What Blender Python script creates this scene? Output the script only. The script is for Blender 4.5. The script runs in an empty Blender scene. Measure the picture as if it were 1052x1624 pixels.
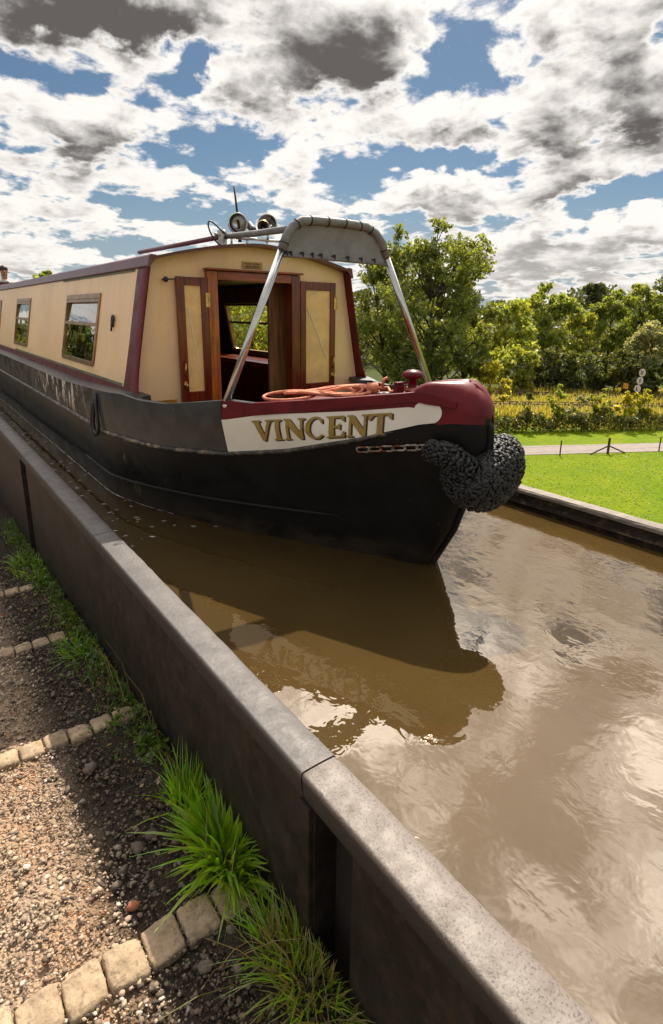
import bpy, math, random
import numpy as np
from mathutils import Vector, Matrix, geometry
R_ = math.radians
S = bpy.context.scene
COL = S.collection
rnd = random.Random(7)
rng = np.random.default_rng(11)

# ------------------------------------------------------------------ camera
# eye at the origin; +Y runs along the canal away from the eye, +X across it; water at z = -1.25
WL = -1.25
az, pitch, roll = R_(36.7), R_(15.0), R_(0.73)
F = Vector((math.sin(az)*math.cos(pitch), math.cos(az)*math.cos(pitch), -math.sin(pitch)))
Rt = Vector((math.cos(az), -math.sin(az), 0)); Up = Rt.cross(F)
Rr = Rt*math.cos(roll) + Up*math.sin(roll); Ur = Up*math.cos(roll) - Rt*math.sin(roll)
cd = bpy.data.cameras.new('camera'); cam = bpy.data.objects.new('camera', cd); COL.objects.link(cam)
M = Matrix((( Rr.x, Ur.x, -F.x, 0), (Rr.y, Ur.y, -F.y, 0), (Rr.z, Ur.z, -F.z, 0), (0, 0, 0, 1)))
cam.matrix_world = M
cd.sensor_fit = 'VERTICAL'; cd.sensor_height = 36; cd.lens = 904.1/1624*36
cd.shift_y = -(812-739.25)/1624
cd.clip_start = 0.05; cd.clip_end = 5000
S.camera = cam

# ------------------------------------------------------------------ exposure, sun, sky
S.view_settings.view_transform = 'Standard'; S.view_settings.look = 'None'
S.view_settings.exposure = 0.72; S.view_settings.gamma = 1
S.render.engine = 'CYCLES'
S.cycles.max_bounces = 8; S.cycles.transparent_max_bounces = 12
S.cycles.caustics_reflective = False; S.cycles.caustics_refractive = False
sun_dir = Vector((0.60, 0.55, 1.0)).normalized()
sun_el = math.asin(sun_dir.z); sun_az = math.atan2(sun_dir.x, sun_dir.y)
ld = bpy.data.lights.new('sun', 'SUN'); ld.energy = 5.0; ld.angle = R_(0.5); ld.color = (1, 0.90, 0.76)
lo = bpy.data.objects.new('sun', ld); COL.objects.link(lo); lo.location = (20, 20, 30)
lo.rotation_euler = sun_dir.to_track_quat('Z', 'Y').to_euler()

class NT:
    """small helper for node trees"""
    def __init__(s, tree): s.t = tree; s.n = tree.nodes; s.l = tree.links
    def new(s, typ, **kw):
        n = s.n.new(typ)
        for k, v in kw.items():
            setattr(n, k, v)
        return n
    def set(s, sock, v):
        if isinstance(v, bpy.types.NodeSocket): s.l.new(v, sock)
        else: sock.default_value = v
    def math(s, op, a, b=0.0, c=None, clamp=False):
        n = s.new('ShaderNodeMath', operation=op, use_clamp=clamp)
        s.set(n.inputs[0], a); s.set(n.inputs[1], b)
        if c is not None: s.set(n.inputs[2], c)
        return n.outputs[0]
    def vec(s, op, a, b=(0, 0, 0), c=None, out=0):
        n = s.new('ShaderNodeVectorMath', operation=op)
        s.set(n.inputs[0], a); s.set(n.inputs[1], b)
        if c is not None: s.set(n.inputs[2], c)
        return n.outputs[out]
    def step(s, x, a, b, lo=0.0, hi=1.0):
        n = s.new('ShaderNodeMapRange', interpolation_type='SMOOTHSTEP')
        s.set(n.inputs[0], x); s.set(n.inputs[1], a); s.set(n.inputs[2], b); s.set(n.inputs[3], lo); s.set(n.inputs[4], hi)
        return n.outputs[0]
    def noise(s, vec, scale, detail=4.0, rough=0.55, dist=0.0, col=False, dim='3D'):
        n = s.new('ShaderNodeTexNoise', noise_dimensions=dim); s.set(n.inputs['Vector'], vec)
        n.inputs['Scale'].default_value = scale; n.inputs['Detail'].default_value = detail
        n.inputs['Roughness'].default_value = rough; n.inputs['Distortion'].default_value = dist
        return n.outputs['Color' if col else 'Fac']
    def mix(s, f, a, b, kind='MIX'):
        n = s.new('ShaderNodeMix', data_type='RGBA', blend_type=kind)
        s.set(n.inputs[0], f)
        for sock, v in ((n.inputs[6], a), (n.inputs[7], b)):
            if isinstance(v, tuple): v = tuple(v)+(1,)*(4-len(v))
            s.set(sock, v)
        return n.outputs[2]
    def comb(s, x, y, z):
        n = s.new('ShaderNodeCombineXYZ'); s.set(n.inputs[0], x); s.set(n.inputs[1], y); s.set(n.inputs[2], z)
        return n.outputs[0]
    def sep(s, v):
        n = s.new('ShaderNodeSeparateXYZ'); s.set(n.inputs[0], v); return n.outputs

BLOBS = [
(-0.364,0.440,0.150,0.045,0.8),(-0.459,0.347,0.116,0.058,0.24),(-0.358,0.288,0.109,0.048,0.26),(-0.474,0.229,0.131,0.034,0.30),(-0.450,0.167,0.133,0.024,0.24),(-0.310,0.131,0.072,0.015,0.20),(-0.522,0.086,0.084,0.037,0.24),(-0.052,0.426,0.161,0.048,0.20),(-0.013,0.352,0.145,0.058,0.26),(-0.150,0.325,0.078,0.042,0.20),(0.062,0.403,0.086,0.056,0.24),(0.319,0.406,0.086,0.064,0.33),(0.450,0.357,0.116,0.082,0.34),(0.412,0.279,0.128,0.039,0.30),(0.106,0.271,0.109,0.023,0.20),(0.204,0.294,0.069,0.026,0.24),(0.252,0.191,0.142,0.033,0.32),(0.371,0.211,0.060,0.020,0.25),(0.160,0.195,0.061,0.031,0.18),(0.474,0.130,0.103,0.032,0.30),(0.331,0.116,0.114,0.029,0.26),(0.303,0.081,0.094,0.029,0.20),(0.440,0.073,0.146,0.030,0.22),(0.029,0.160,0.056,0.017,0.20),(-0.124,0.175,0.071,0.011,0.16),(-0.093,0.218,0.060,0.015,0.18),(-0.244,0.199,0.056,0.017,0.16),(-0.387,0.083,0.084,0.010,0.10),(-0.221,0.358,0.031,0.038,-0.30),(-0.202,0.250,0.095,0.032,-0.34),(0.193,0.371,0.058,0.035,-0.34),(0.158,0.236,0.110,0.018,-0.30),(0.435,0.189,0.111,0.017,-0.30),(-0.358,0.172,0.061,0.013,-0.20),(-0.052,0.269,0.089,0.019,-0.25),(0.028,0.212,0.071,0.020,-0.20),(-0.257,0.162,0.061,0.013,-0.15),(-0.223,0.424,0.019,0.024,-0.10),(0.327,0.154,0.072,0.011,-0.20),(-0.501,0.364,0.029,0.018,-0.25),(-0.134,0.144,0.123,0.013,-0.20),(-0.426,0.102,0.062,0.010,-0.20),
(0.1,0.62,0.30,0.10,0.12),(0.45,0.75,0.3,0.2,0.10),(-0.3,0.62,0.3,0.08,0.10),(0.0,0.95,0.5,0.15,0.10)]

def build_sky():
    w = bpy.data.worlds.new('World'); S.world = w; w.use_nodes = True
    t = NT(w.node_tree); t.n.clear()
    out = t.new('ShaderNodeOutputWorld'); bg = t.new('ShaderNodeBackground'); bg.inputs[1].default_value = 0.1
    t.l.new(bg.outputs[0], out.inputs[0])
    sky = t.new('ShaderNodeTexSky', sky_type='NISHITA'); sky.sun_disc = False
    sky.sun_elevation = sun_el; sky.sun_rotation = sun_az; sky.air_density = 1.0; sky.dust_density = 0.6; sky.ozone_density = 1.5
    d = t.new('ShaderNodeTexCoord').outputs['Generated']
    x, y, z = t.sep(d)
    zc = t.math('MAXIMUM', z, 0.0)
    inv = t.math('DIVIDE', 1.0, t.math('ADD', zc, 0.2))
    uv = t.comb(t.math('MULTIPLY', x, inv), t.math('MULTIPLY', y, inv), 0.0)
    inv2 = t.math('DIVIDE', 1.0, t.math('ADD', zc, 0.232))
    uv2 = t.comb(t.math('MULTIPLY', x, inv2), t.math('MULTIPLY', y, inv2), 0.0)
    warp = t.noise(uv, 3.0, 3.0, 0.5, col=True, dim='2D')
    uvw = t.vec('ADD', uv, t.vec('SCALE', t.vec('SUBTRACT', warp, (0.5, 0.5, 0.5)), c=None) if False else t.vec('MULTIPLY', t.vec('SUBTRACT', warp, (0.5, 0.5, 0.5)), (0.10, 0.10, 0.10)))
    def billow(v):
        vo = t.new('ShaderNodeTexVoronoi', feature='F1', voronoi_dimensions='2D'); vo.normalize = True
        vo.inputs['Scale'].default_value = 8.5; vo.inputs['Detail'].default_value = 4.0; vo.inputs['Roughness'].default_value = 0.55
        vo.inputs['Lacunarity'].default_value = 2.2
        t.l.new(v, vo.inputs['Vector'])
        return t.math('SUBTRACT', 1.0, vo.outputs['Distance'])
    uvw2 = t.vec('ADD', uv2, t.vec('MULTIPLY', t.vec('SUBTRACT', warp, (0.5, 0.5, 0.5)), (0.10, 0.10, 0.10)))
    n1 = t.math('ADD', t.math('MULTIPLY', t.noise(uvw, 3.6, 8.0, 0.52, dim='2D'), 0.82), t.math('MULTIPLY_ADD', billow(uvw), 0.40, -0.165))
    n2 = t.math('ADD', t.math('MULTIPLY', t.noise(uvw2, 3.6, 5.0, 0.55, dim='2D'), 0.75), t.math('MULTIPLY_ADD', billow(uvw2), 0.45, -0.16))
    # cloud banks, in directions fixed to the world
    F0 = (math.sin(az), math.cos(az), 0); R0 = (math.cos(az), -math.sin(az), 0)
    f = t.vec('DOT_PRODUCT', d, F0, out=1); r = t.vec('DOT_PRODUCT', d, R0, out=1)
    front = t.step(f, 0.08, 0.3)
    fm = t.math('MAXIMUM', f, 0.08)
    st = t.comb(t.math('DIVIDE', r, fm), t.math('DIVIDE', z, fm), 0.0)
    st = t.vec('ADD', st, t.vec('MULTIPLY', t.vec('SUBTRACT', t.noise(st, 14.0, 4.0, 0.6, col=True, dim='2D'), (0.5, 0.5, 0.5)), (0.11, 0.07, 0.0)))
    acc = acc2 = None
    stu = t.vec('ADD', st, (0.0, 0.022, 0.0))
    for (s0, t0, a, b, wgt) in BLOBS:
        k = t.vec('MULTIPLY_ADD', st, (1/a, 1/b, 0), (-s0/a, -t0/b, 0))
        e = t.math('EXPONENT', t.math('MULTIPLY', t.vec('DOT_PRODUCT', k, k, out=1), -1.0))
        acc = t.math('MULTIPLY', e, wgt) if acc is None else t.math('MULTIPLY_ADD', e, wgt, acc)
        k2 = t.vec('MULTIPLY_ADD', stu, (1/a, 1/b, 0), (-s0/a, -t0/b, 0))
        e2 = t.math('EXPONENT', t.math('MULTIPLY', t.vec('DOT_PRODUCT', k2, k2, out=1), -1.0))
        acc2 = t.math('MULTIPLY', e2, wgt) if acc2 is None else t.math('MULTIPLY_ADD', e2, wgt, acc2)
    sunv = t.vec('DOT_PRODUCT', d, tuple(sun_dir), out=1)
    veil = t.math('MULTIPLY', t.step(z, 0.43, 0.60), t.step(sunv, 0.70, 0.92))
    common = t.math('ADD', t.math('MULTIPLY', t.math('SUBTRACT', 1.0, front), 0.10), t.math('MULTIPLY_ADD', veil, 0.30, t.step(z, 0.02, 0.14, 0.07, 0.015)))
    base = t.math('MULTIPLY_ADD', acc, front, common); base2 = t.math('MULTIPLY_ADD', acc2, front, common)
    dens = t.math('ADD', t.math('MULTIPLY_ADD', n1, 1.7, -0.34), base)
    densu = t.math('ADD', t.math('MULTIPLY_ADD', n2, 1.3, -0.15), base2)
    alpha = t.step(dens, 0.48, 0.68)
    grey = t.math('MULTIPLY', t.step(densu, 0.54, 1.08), t.step(dens, 0.60, 0.86))
    grey = t.math('MULTIPLY', grey, t.step(z, 0.04, 0.26, 0.6, 1.0))
    glow = t.math('POWER', t.math('MAXIMUM', sunv, 0.0), 10.0)
    vb = t.math('MULTIPLY', veil, 24.0)
    lit = t.vec('SCALE', (1.0, 0.955, 0.905)); t.set(lit.node.inputs['Scale'], t.math('ADD', t.math('MULTIPLY_ADD', glow, 1.5, 6.2), vb))
    dark = t.vec('SCALE', (0.225, 0.203, 0.196)); t.set(dark.node.inputs['Scale'], t.math('ADD', t.math('MULTIPLY_ADD', glow, 0.6, 3.6), t.math('MULTIPLY', vb, 1.3)))
    cc = t.mix(grey, lit, dark)
    haze = t.step(z, 0.0, 0.22, 0.75, 0.0)
    skyc = t.mix(haze, t.vec('MULTIPLY', sky.outputs[0], (0.29, 0.345, 0.365)), (2.4, 2.75, 3.2))
    col = t.mix(t.math('MULTIPLY', alpha, t.step(z, -0.01, 0.02)), skyc, cc)
    t.l.new(col, bg.inputs[0])
    w.cycles.sampling_method = 'MANUAL'; w.cycles.sample_map_resolution = 1024
build_sky()

# ------------------------------------------------------------------ materials
def mat(name, col=(0.5, 0.5, 0.5), rough=0.5, metal=0.0, var=0.25, vscale=6.0, bump=0.0, bscale=40.0, spec=0.5, fn=None, coat=0.0):
    m = bpy.data.materials.new(name); m.use_nodes = True; t = NT(m.node_tree)
    b = t.n['Principled BSDF']; pos = t.new('ShaderNodeNewGeometry').outputs['Position']
    b.inputs['Roughness'].default_value = rough; b.inputs['Metallic'].default_value = metal
    b.inputs['Specular IOR Level'].default_value = spec; b.inputs['Coat Weight'].default_value = coat
    b.inputs['Coat Roughness'].default_value = 0.08
    n = t.noise(pos, vscale, 6.0, 0.6)
    f = t.step(n, 0.3, 0.7, 1-var, 1+var)
    c = t.vec('SCALE', tuple(col)); t.set(c.node.inputs['Scale'], f)
    t.l.new(c, b.inputs['Base Color'])
    if bump:
        bn = t.new('ShaderNodeBump'); bn.inputs['Strength'].default_value = 1.0; bn.inputs['Distance'].default_value = bump
        t.l.new(t.noise(pos, bscale, 5.0, 0.6), bn.inputs['Height']); t.l.new(bn.outputs[0], b.inputs['Normal'])
    if fn: fn(t, b, pos, c)
    return m

MT = {}
def f_cream(t, b, pos, c):
    x, y, z = t.sep(pos)
    st = t.noise(t.vec('MULTIPLY', pos, (3, 9, 0.8)), 3.0, 6.0, 0.65)
    c2 = t.mix(t.step(st, 0.5, 0.75, 0.0, 0.14), c, (0.45, 0.27, 0.10))
    sp = t.noise(pos, 60.0, 3.0, 0.6)
    c3 = t.mix(t.step(sp, 0.68, 0.74, 0, 0.5), c2, (0.2, 0.10, 0.04))
    t.l.new(c3, b.inputs['Base Color'])
    bn = t.new('ShaderNodeBump'); bn.inputs['Distance'].default_value = 0.006
    t.l.new(t.noise(pos, 3.5, 3.0, 0.5), bn.inputs['Height']); t.l.new(bn.outputs[0], b.inputs['Normal'])
    t.set(b.inputs['Roughness'], t.step(st, 0.3, 0.7, 0.28, 0.5))
MT['cream'] = mat('cream_paint', (0.88, 0.60, 0.315), 0.35, var=0.07, vscale=2.0, fn=f_cream)
def f_red(t, b, pos, c):
    n = t.noise(pos, 9.0, 8.0, 0.7)
    t.l.new(t.mix(t.step(n, 0.62, 0.7, 0, 0.45), c, (0.02, 0.012, 0.01)), b.inputs['Base Color'])
    t.set(b.inputs['Roughness'], t.step(n, 0.3, 0.7, 0.28, 0.5))
MT['maroon'] = mat('maroon_gloss_paint', (0.115, 0.006, 0.010), 0.36, var=0.3, vscale=8, fn=f_red, spec=0.25)
MT['purple'] = mat('sky_sheen_maroon_paint', (0.13, 0.045, 0.055), 0.35, var=0.2, vscale=5, fn=None, bump=0.001, bscale=25)  # maroon paint with the sky's reflection mixed into its base colour
def f_hull(t, b, pos, c):
    x, y, z = t.sep(pos)
    # worn grey-brown topsides further back, scratched bare patches
    wv = t.noise(t.vec('MULTIPLY', pos, (1, 0.8, 1.6)), 5.0, 9.0, 0.7)
    back = t.math('MULTIPLY', t.step(y, 3.7, 4.4), t.step(z, -0.95, -0.72))
    low = t.math('MULTIPLY', t.step(y, 3.0, 4.2), t.step(z, -1.3, -0.7))
    f1 = t.math('MULTIPLY', t.step(wv, 0.40, 0.60), t.math('MULTIPLY_ADD', low, 0.5, t.math('MULTIPLY', back, 0.5)))
    k = t.mix(f1, c, (0.075, 0.063, 0.053))
    sc = t.noise(t.vec('MULTIPLY', pos, (1, 1.6, 0.8)), 6.0, 9.0, 0.72)
    zone = t.math('MULTIPLY', t.step(y, 4.2, 4.9), t.step(y, 6.6, 5.6))
    f2 = t.math('MULTIPLY', t.step(sc, 0.535, 0.56), t.math('MULTIPLY', zone, t.step(z, -0.80, -0.68)))
    k = t.mix(f2, k, (0.60, 0.55, 0.48))
    tan = t.math('MULTIPLY', t.step(sc, 0.60, 0.64), t.math('MULTIPLY', t.step(y, 3.3, 3.9), t.step(y, 5.6, 4.8)))
    k = t.mix(t.math('MULTIPLY', tan, 0.6), k, (0.20, 0.14, 0.08))
    tide = t.math('MULTIPLY', t.step(z, -1.10, -1.23), t.step(wv, 0.38, 0.6))
    k = t.mix(t.math('MULTIPLY', tide, 0.7), k, (0.045, 0.032, 0.02))
    fl = t.noise(t.vec('MULTIPLY', pos, (1, 1, 2.0)), 26.0, 3.0, 0.6)
    k = t.mix(t.step(fl, 0.735, 0.76, 0, 0.7), k, (0.16, 0.13, 0.10))
    ru = t.noise(t.vec('MULTIPLY', pos, (1, 1, 0.6)), 9.0, 5.0, 0.65)
    k = t.mix(t.step(ru, 0.66, 0.74, 0, 0.55), k, (0.07, 0.026, 0.012))
    t.l.new(k, b.inputs['Base Color'])
    t.set(b.inputs['Roughness'], t.step(wv, 0.3, 0.7, 0.34, 0.6))
MT['hull'] = mat('black_hull_blacking', (0.0055, 0.005, 0.0048), 0.42, var=0.3, vscale=7, bump=0.0025, bscale=14, fn=f_hull, spec=0.2)
MT['grey'] = mat('grey_hull_paint', (0.028, 0.031, 0.034), 0.38, var=0.45, vscale=7, bump=0.0015, bscale=20, fn=lambda t, b, pos, c: t.l.new(
    t.mix(t.step(t.noise(pos, 13.0, 9.0, 0.75), 0.6, 0.68, 0, 0.35), c, (0.12, 0.115, 0.10)), b.inputs['Base Color']))
def f_strake(t, b, pos, c):
    n = t.noise(pos, 18.0, 8.0, 0.75); x, y, z = t.sep(pos)
    t.l.new(t.mix(t.math('MULTIPLY', t.step(n, 0.45, 0.62), t.step(y, 2.4, 3.2, 0.35, 1.0)), c, (0.26, 0.21, 0.15)), b.inputs['Base Color'])
MT['strake'] = mat('worn_rubbing_strake', (0.02, 0.018, 0.016), 0.4, var=0.4, bump=0.002, bscale=30, fn=f_strake)
MT['white'] = mat('white_name_panel_paint', (0.74, 0.69, 0.60), 0.3, var=0.06, vscale=5, fn=lambda t, b, pos, c: t.l.new(
    t.mix(t.step(t.noise(pos, 30.0, 8.0, 0.7), 0.68, 0.74, 0, 0.5), c, (0.25, 0.19, 0.14)), b.inputs['Base Color']))
MT['gold'] = mat('gold_lettering_paint', (0.28, 0.185, 0.035), 0.4, var=0.12, vscale=30)
MT['letter_shade'] = mat('brown_lettering_shade', (0.035, 0.018, 0.012), 0.5, var=0.2)
def f_wood(t, b, pos, c):
    g = t.noise(t.vec('MULTIPLY', pos, (60, 60, 3)), 1.0, 6.0, 0.6, 0.6)
    t.l.new(t.mix(t.step(g, 0.35, 0.7), c, t.vec('MULTIPLY', c, (0.45, 0.38, 0.35))), b.inputs['Base Color'])
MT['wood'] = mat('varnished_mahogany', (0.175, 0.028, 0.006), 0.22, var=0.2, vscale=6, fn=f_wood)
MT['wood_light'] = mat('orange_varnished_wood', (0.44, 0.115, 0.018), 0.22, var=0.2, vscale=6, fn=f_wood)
MT['wood_board'] = mat('brown_veneer_board', (0.30, 0.15, 0.06), 0.4, var=0.15, vscale=3, fn=f_wood)
MT['wood_h'] = mat('varnished_rail_wood', (0.30, 0.065, 0.012), 0.22, var=0.2, vscale=6, fn=lambda t, b, pos, c: t.l.new(t.mix(t.step(t.noise(t.vec('MULTIPLY', pos, (3, 60, 60)), 1.0, 6.0, 0.6, 0.6), 0.35, 0.7), c, t.vec('MULTIPLY', c, (0.45, 0.38, 0.35))), b.inputs['Base Color']))
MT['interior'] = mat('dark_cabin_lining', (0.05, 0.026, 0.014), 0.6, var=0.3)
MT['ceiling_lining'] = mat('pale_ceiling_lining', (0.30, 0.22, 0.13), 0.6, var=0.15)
MT['chrome'] = mat('polished_steel', (0.52, 0.51, 0.50), 0.24, 1.0, var=0.08, vscale=20)
MT['steel'] = mat('dull_steel', (0.40, 0.38, 0.35), 0.38, 1.0, var=0.3, vscale=25)
MT['brass'] = mat('brass', (0.52, 0.33, 0.10), 0.3, 1.0, var=0.3, vscale=30)
MT['bronze'] = mat('gold_anodised_frame', (0.30, 0.17, 0.065), 0.35, 0.8, var=0.3, vscale=15)
MT['black'] = mat('black_rubber', (0.012, 0.012, 0.012), 0.45, var=0.3)
MT['canvas'] = mat('grey_pvc_canvas', (0.20, 0.19, 0.185), 0.55, var=0.18, vscale=9, bump=0.004, bscale=6)
MT['canvas_tube'] = mat('grey_padded_sleeve', (0.17, 0.165, 0.165), 0.6, var=0.25, vscale=14, bump=0.003, bscale=22)
MT['rope'] = mat('orange_rope', (0.58, 0.20, 0.105), 0.75, var=0.35, vscale=30, bump=0.004, bscale=130)
MT['galv'] = mat('rusty_galvanised_chain', (0.32, 0.28, 0.24), 0.45, 0.8, var=0.5, vscale=18, fn=lambda t, b, pos, c: t.l.new(
    t.mix(t.step(t.noise(pos, 16.0, 4.0, 0.6), 0.5, 0.6), c, (0.16, 0.05, 0.02)), b.inputs['Base Color']))
MT['fender'] = mat('black_knotted_rope', (0.010, 0.010, 0.010), 0.55, var=0.5, vscale=60, bump=0.002, bscale=260)
def f_frost(t, b, pos, c):
    x, y, z = t.sep(pos)
MT['frosted'] = mat('cream_obscured_glass', (0.78, 0.50, 0.19), 0.16, var=0.12, vscale=9, bump=0.001, bscale=90)
MT['sapling_red'] = None

def glass_mat(name, tint=(0.9, 0.92, 0.9), refl=0.35, rough=0.0):
    m = bpy.data.materials.new(name); m.use_nodes = True; t = NT(m.node_tree); t.n.clear()
    out = t.new('ShaderNodeOutputMaterial'); g = t.new('ShaderNodeBsdfGlossy'); g.inputs['Roughness'].default_value = rough
    tr = t.new('ShaderNodeBsdfTransparent'); tr.inputs[0].default_value = tint+(1,)
    mx = t.new('ShaderNodeMixShader'); lw = t.new('ShaderNodeLayerWeight')
    pos = t.new('ShaderNodeNewGeometry').outputs['Position']
    bn = t.new('ShaderNodeBump'); bn.inputs['Distance'].default_value = 0.004
    t.l.new(t.noise(pos, 1.6, 2.0), bn.inputs['Height']); t.l.new(bn.outputs[0], g.inputs['Normal'])
    f = t.math('MULTIPLY_ADD', t.math('POWER', lw.outputs['Facing'], 5.0), 1.0-refl, refl)
    t.l.new(f, mx.inputs[0]); t.l.new(tr.outputs[0], mx.inputs[1]); t.l.new(g.outputs[0], mx.inputs[2]); t.l.new(mx.outputs[0], out.inputs[0])
    return m
MT['pane'] = glass_mat('tinted_window_glass', (0.35, 0.36, 0.33), 0.42)
MT['clear'] = glass_mat('clear_window_glass', (0.92, 0.93, 0.9), 0.04)
MT['lens'] = glass_mat('lamp_lens_glass', (0.9, 0.9, 0.9), 0.15)

def leaf_mat(name, col, trans=0.5, var=0.35, yellow=0.25, ycol=(0.20, 0.19, 0.02)):
    m = bpy.data.materials.new(name); m.use_nodes = True; t = NT(m.node_tree); t.n.clear()
    out = t.new('ShaderNodeOutputMaterial'); geo = t.new('ShaderNodeNewGeometry')
    rp = geo.outputs['Random Per Island']
    f = t.math('MULTIPLY_ADD', rp, 2*var, 1-var)
    c = t.vec('SCALE', tuple(col)); t.set(c.node.inputs['Scale'], f)
    big = t.noise(geo.outputs['Position'], 0.8, 3.0)
    r2 = t.math('FRACT', t.math('MULTIPLY', rp, 17.31))
    c = t.mix(t.math('MULTIPLY', t.step(t.math('ADD', t.math('MULTIPLY', r2, 0.4), big), 0.55, 0.95), yellow*2), c, ycol)
    df = t.new('ShaderNodeBsdfDiffuse'); tl = t.new('ShaderNodeBsdfTranslucent'); gl = t.new('ShaderNodeBsdfGlossy')
    gl.inputs['Roughness'].default_value = 0.45
    t.l.new(c, df.inputs[0]); t.l.new(t.vec('MULTIPLY', c, (2.1, 1.9, 0.9)), tl.inputs[0])
    m1 = t.new('ShaderNodeMixShader'); m1.inputs[0].default_value = trans
    t.l.new(df.outputs[0], m1.inputs[1]); t.l.new(tl.outputs[0], m1.inputs[2])
    m2 = t.new('ShaderNodeMixShader'); m2.inputs[0].default_value = 0.05
    t.l.new(m1.outputs[0], m2.inputs[1]); t.l.new(gl.outputs[0], m2.inputs[2]); t.l.new(m2.outputs[0], out.inputs[0])
    return m
MT['bark'] = mat('tree_bark', (0.055, 0.042, 0.03), 0.85, var=0.4, vscale=4)

# ------------------------------------------------------------------ mesh helpers
class MB:
    def __init__(s): s.v = []; s.f = []; s.m = []
    def add(s, vs, fs, mi=0):
        o = len(s.v); s.v += [tuple(v) for v in vs]
        for f in fs: s.f.append([i+o for i in f]); s.m.append(mi)
        return s
    def box(s, lo, hi, mi=0):
        x0, y0, z0 = lo; x1, y1, z1 = hi
        return s.add([(x0,y0,z0),(x1,y0,z0),(x1,y1,z0),(x0,y1,z0),(x0,y0,z1),(x1,y0,z1),(x1,y1,z1),(x0,y1,z1)],
              [(0,3,2,1),(4,5,6,7),(0,1,5,4),(1,2,6,5),(2,3,7,6),(3,0,4,7)], mi)
    def grid(s, P, mi=0, closed=False, flip=False):
        """P[i][j] rows of points"""
        n, m_ = len(P), len(P[0]); vs = [p for r in P for p in r]; fs = []
        for i in range(n-1):
            for j in range(m_ if closed else m_-1):
                k = (j+1) % m_; q = (i*m_+j, i*m_+k, (i+1)*m_+k, (i+1)*m_+j)
                fs.append(q[::-1] if flip else q)
        return s.add(vs, fs, mi)
    def tube(s, pts, r, n=8, closed=False, mi=0, caps=True):
        pts = [Vector(p) for p in pts]; N = len(pts)
        rs = r if hasattr(r, '__len__') else [r]*N
        rows = []; prev = None
        for i, p in enumerate(pts):
            a = pts[i-1] if (i > 0 or closed) else p
            b = pts[(i+1) % N] if (i < N-1 or closed) else p
            tg = (b-a).normalized() if (b-a).length > 1e-9 else Vector((0, 0, 1))
            if prev is None:
                ref = Vector((0, 0, 1)) if abs(tg.z) < 0.9 else Vector((1, 0, 0)); e = tg.cross(ref).normalized()
            else:
                e = prev-tg*prev.dot(tg)
                e = e.normalized() if e.length > 1e-6 else tg.orthogonal().normalized()
            prev = e; g = tg.cross(e)
            rows.append([p+(e*math.cos(2*math.pi*k/n)+g*math.sin(2*math.pi*k/n))*rs[i] for k in range(n)])
        if closed: rows.append(rows[0])
        s.grid(rows, mi, closed=True)
        if caps and not closed:
            o = len(s.v)-N*n
            s.f.append([o+k for k in range(n)][::-1]); s.m.append(mi)
            s.f.append([o+(N-1)*n+k for k in range(n)]); s.m.append(mi)
        return s
    def lathe(s, prof, org, axis, n=24, mi=0):
        """prof: (radius, distance along axis)"""
        ax = Vector(axis).normalized(); e = ax.orthogonal().normalized(); g = ax.cross(e); org = Vector(org)
        rows = [[org+ax*h+(e*math.cos(2*math.pi*k/n)+g*math.sin(2*math.pi*k/n))*max(r, 1e-4) for k in range(n)] for r, h in prof]
        return s.grid(rows, mi, closed=True)
    def ball(s, c, r, n=10, sq=(1, 1, 1), mi=0):
        rows = []
        for i in range(n+1):
            a = math.pi*i/n
            rows.append([(c[0]+r*sq[0]*math.sin(a)*math.cos(2*math.pi*k/(2*n)), c[1]+r*sq[1]*math.sin(a)*math.sin(2*math.pi*k/(2*n)), c[2]+r*sq[2]*math.cos(a)) for k in range(2*n)])
        return s.grid(rows, mi, closed=True, flip=True)
    def build(s, name, material, parent=None, smooth=False, bevel=0.0, bseg=2, kind=None):
        me = bpy.data.meshes.new(name); me.from_pydata(s.v, [], s.f)
        mats = material if isinstance(material, (list, tuple)) else [material]
        for m in mats: me.materials.append(MT[m] if isinstance(m, str) else m)
        if len(mats) > 1: me.polygons.foreach_set('material_index', s.m)
        if smooth: me.polygons.foreach_set('use_smooth', [True]*len(me.polygons))
        me.update(); o = bpy.data.objects.new(name, me); COL.objects.link(o)
        if parent is not None: adopt(o, parent)
        if bevel:
            b = o.modifiers.new('bevel', 'BEVEL'); b.width = bevel; b.segments = bseg; b.limit_method = 'ANGLE'; b.angle_limit = R_(35)
            me.polygons.foreach_set('use_smooth', [True]*len(me.polygons))
            e = o.modifiers.new('wn', 'WEIGHTED_NORMAL'); e.keep_sharp = True
        if kind: o['kind'] = kind
        return o
def wloc(o):
    v = Vector(o.location)
    return v+wloc(o.parent) if (o.parent and o.type == 'EMPTY') else v
def adopt(o, parent):
    o.parent = parent
    root = parent
    while root.parent: root = root.parent
    off = Vector(root.location) if parent is root else Vector((0, 0, 0))
    o.matrix_parent_inverse = Matrix.Translation(-off)
def tag(o, label, cat, group=None):
    o['label'] = label; o['category'] = cat
    if group: o['group'] = group
    return o
def empty(name, loc, label, cat, group=None):
    o = bpy.data.objects.new(name, None); COL.objects.link(o); o.location = loc; o.empty_display_size = 0.1
    return tag(o, label, cat, group)
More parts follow.
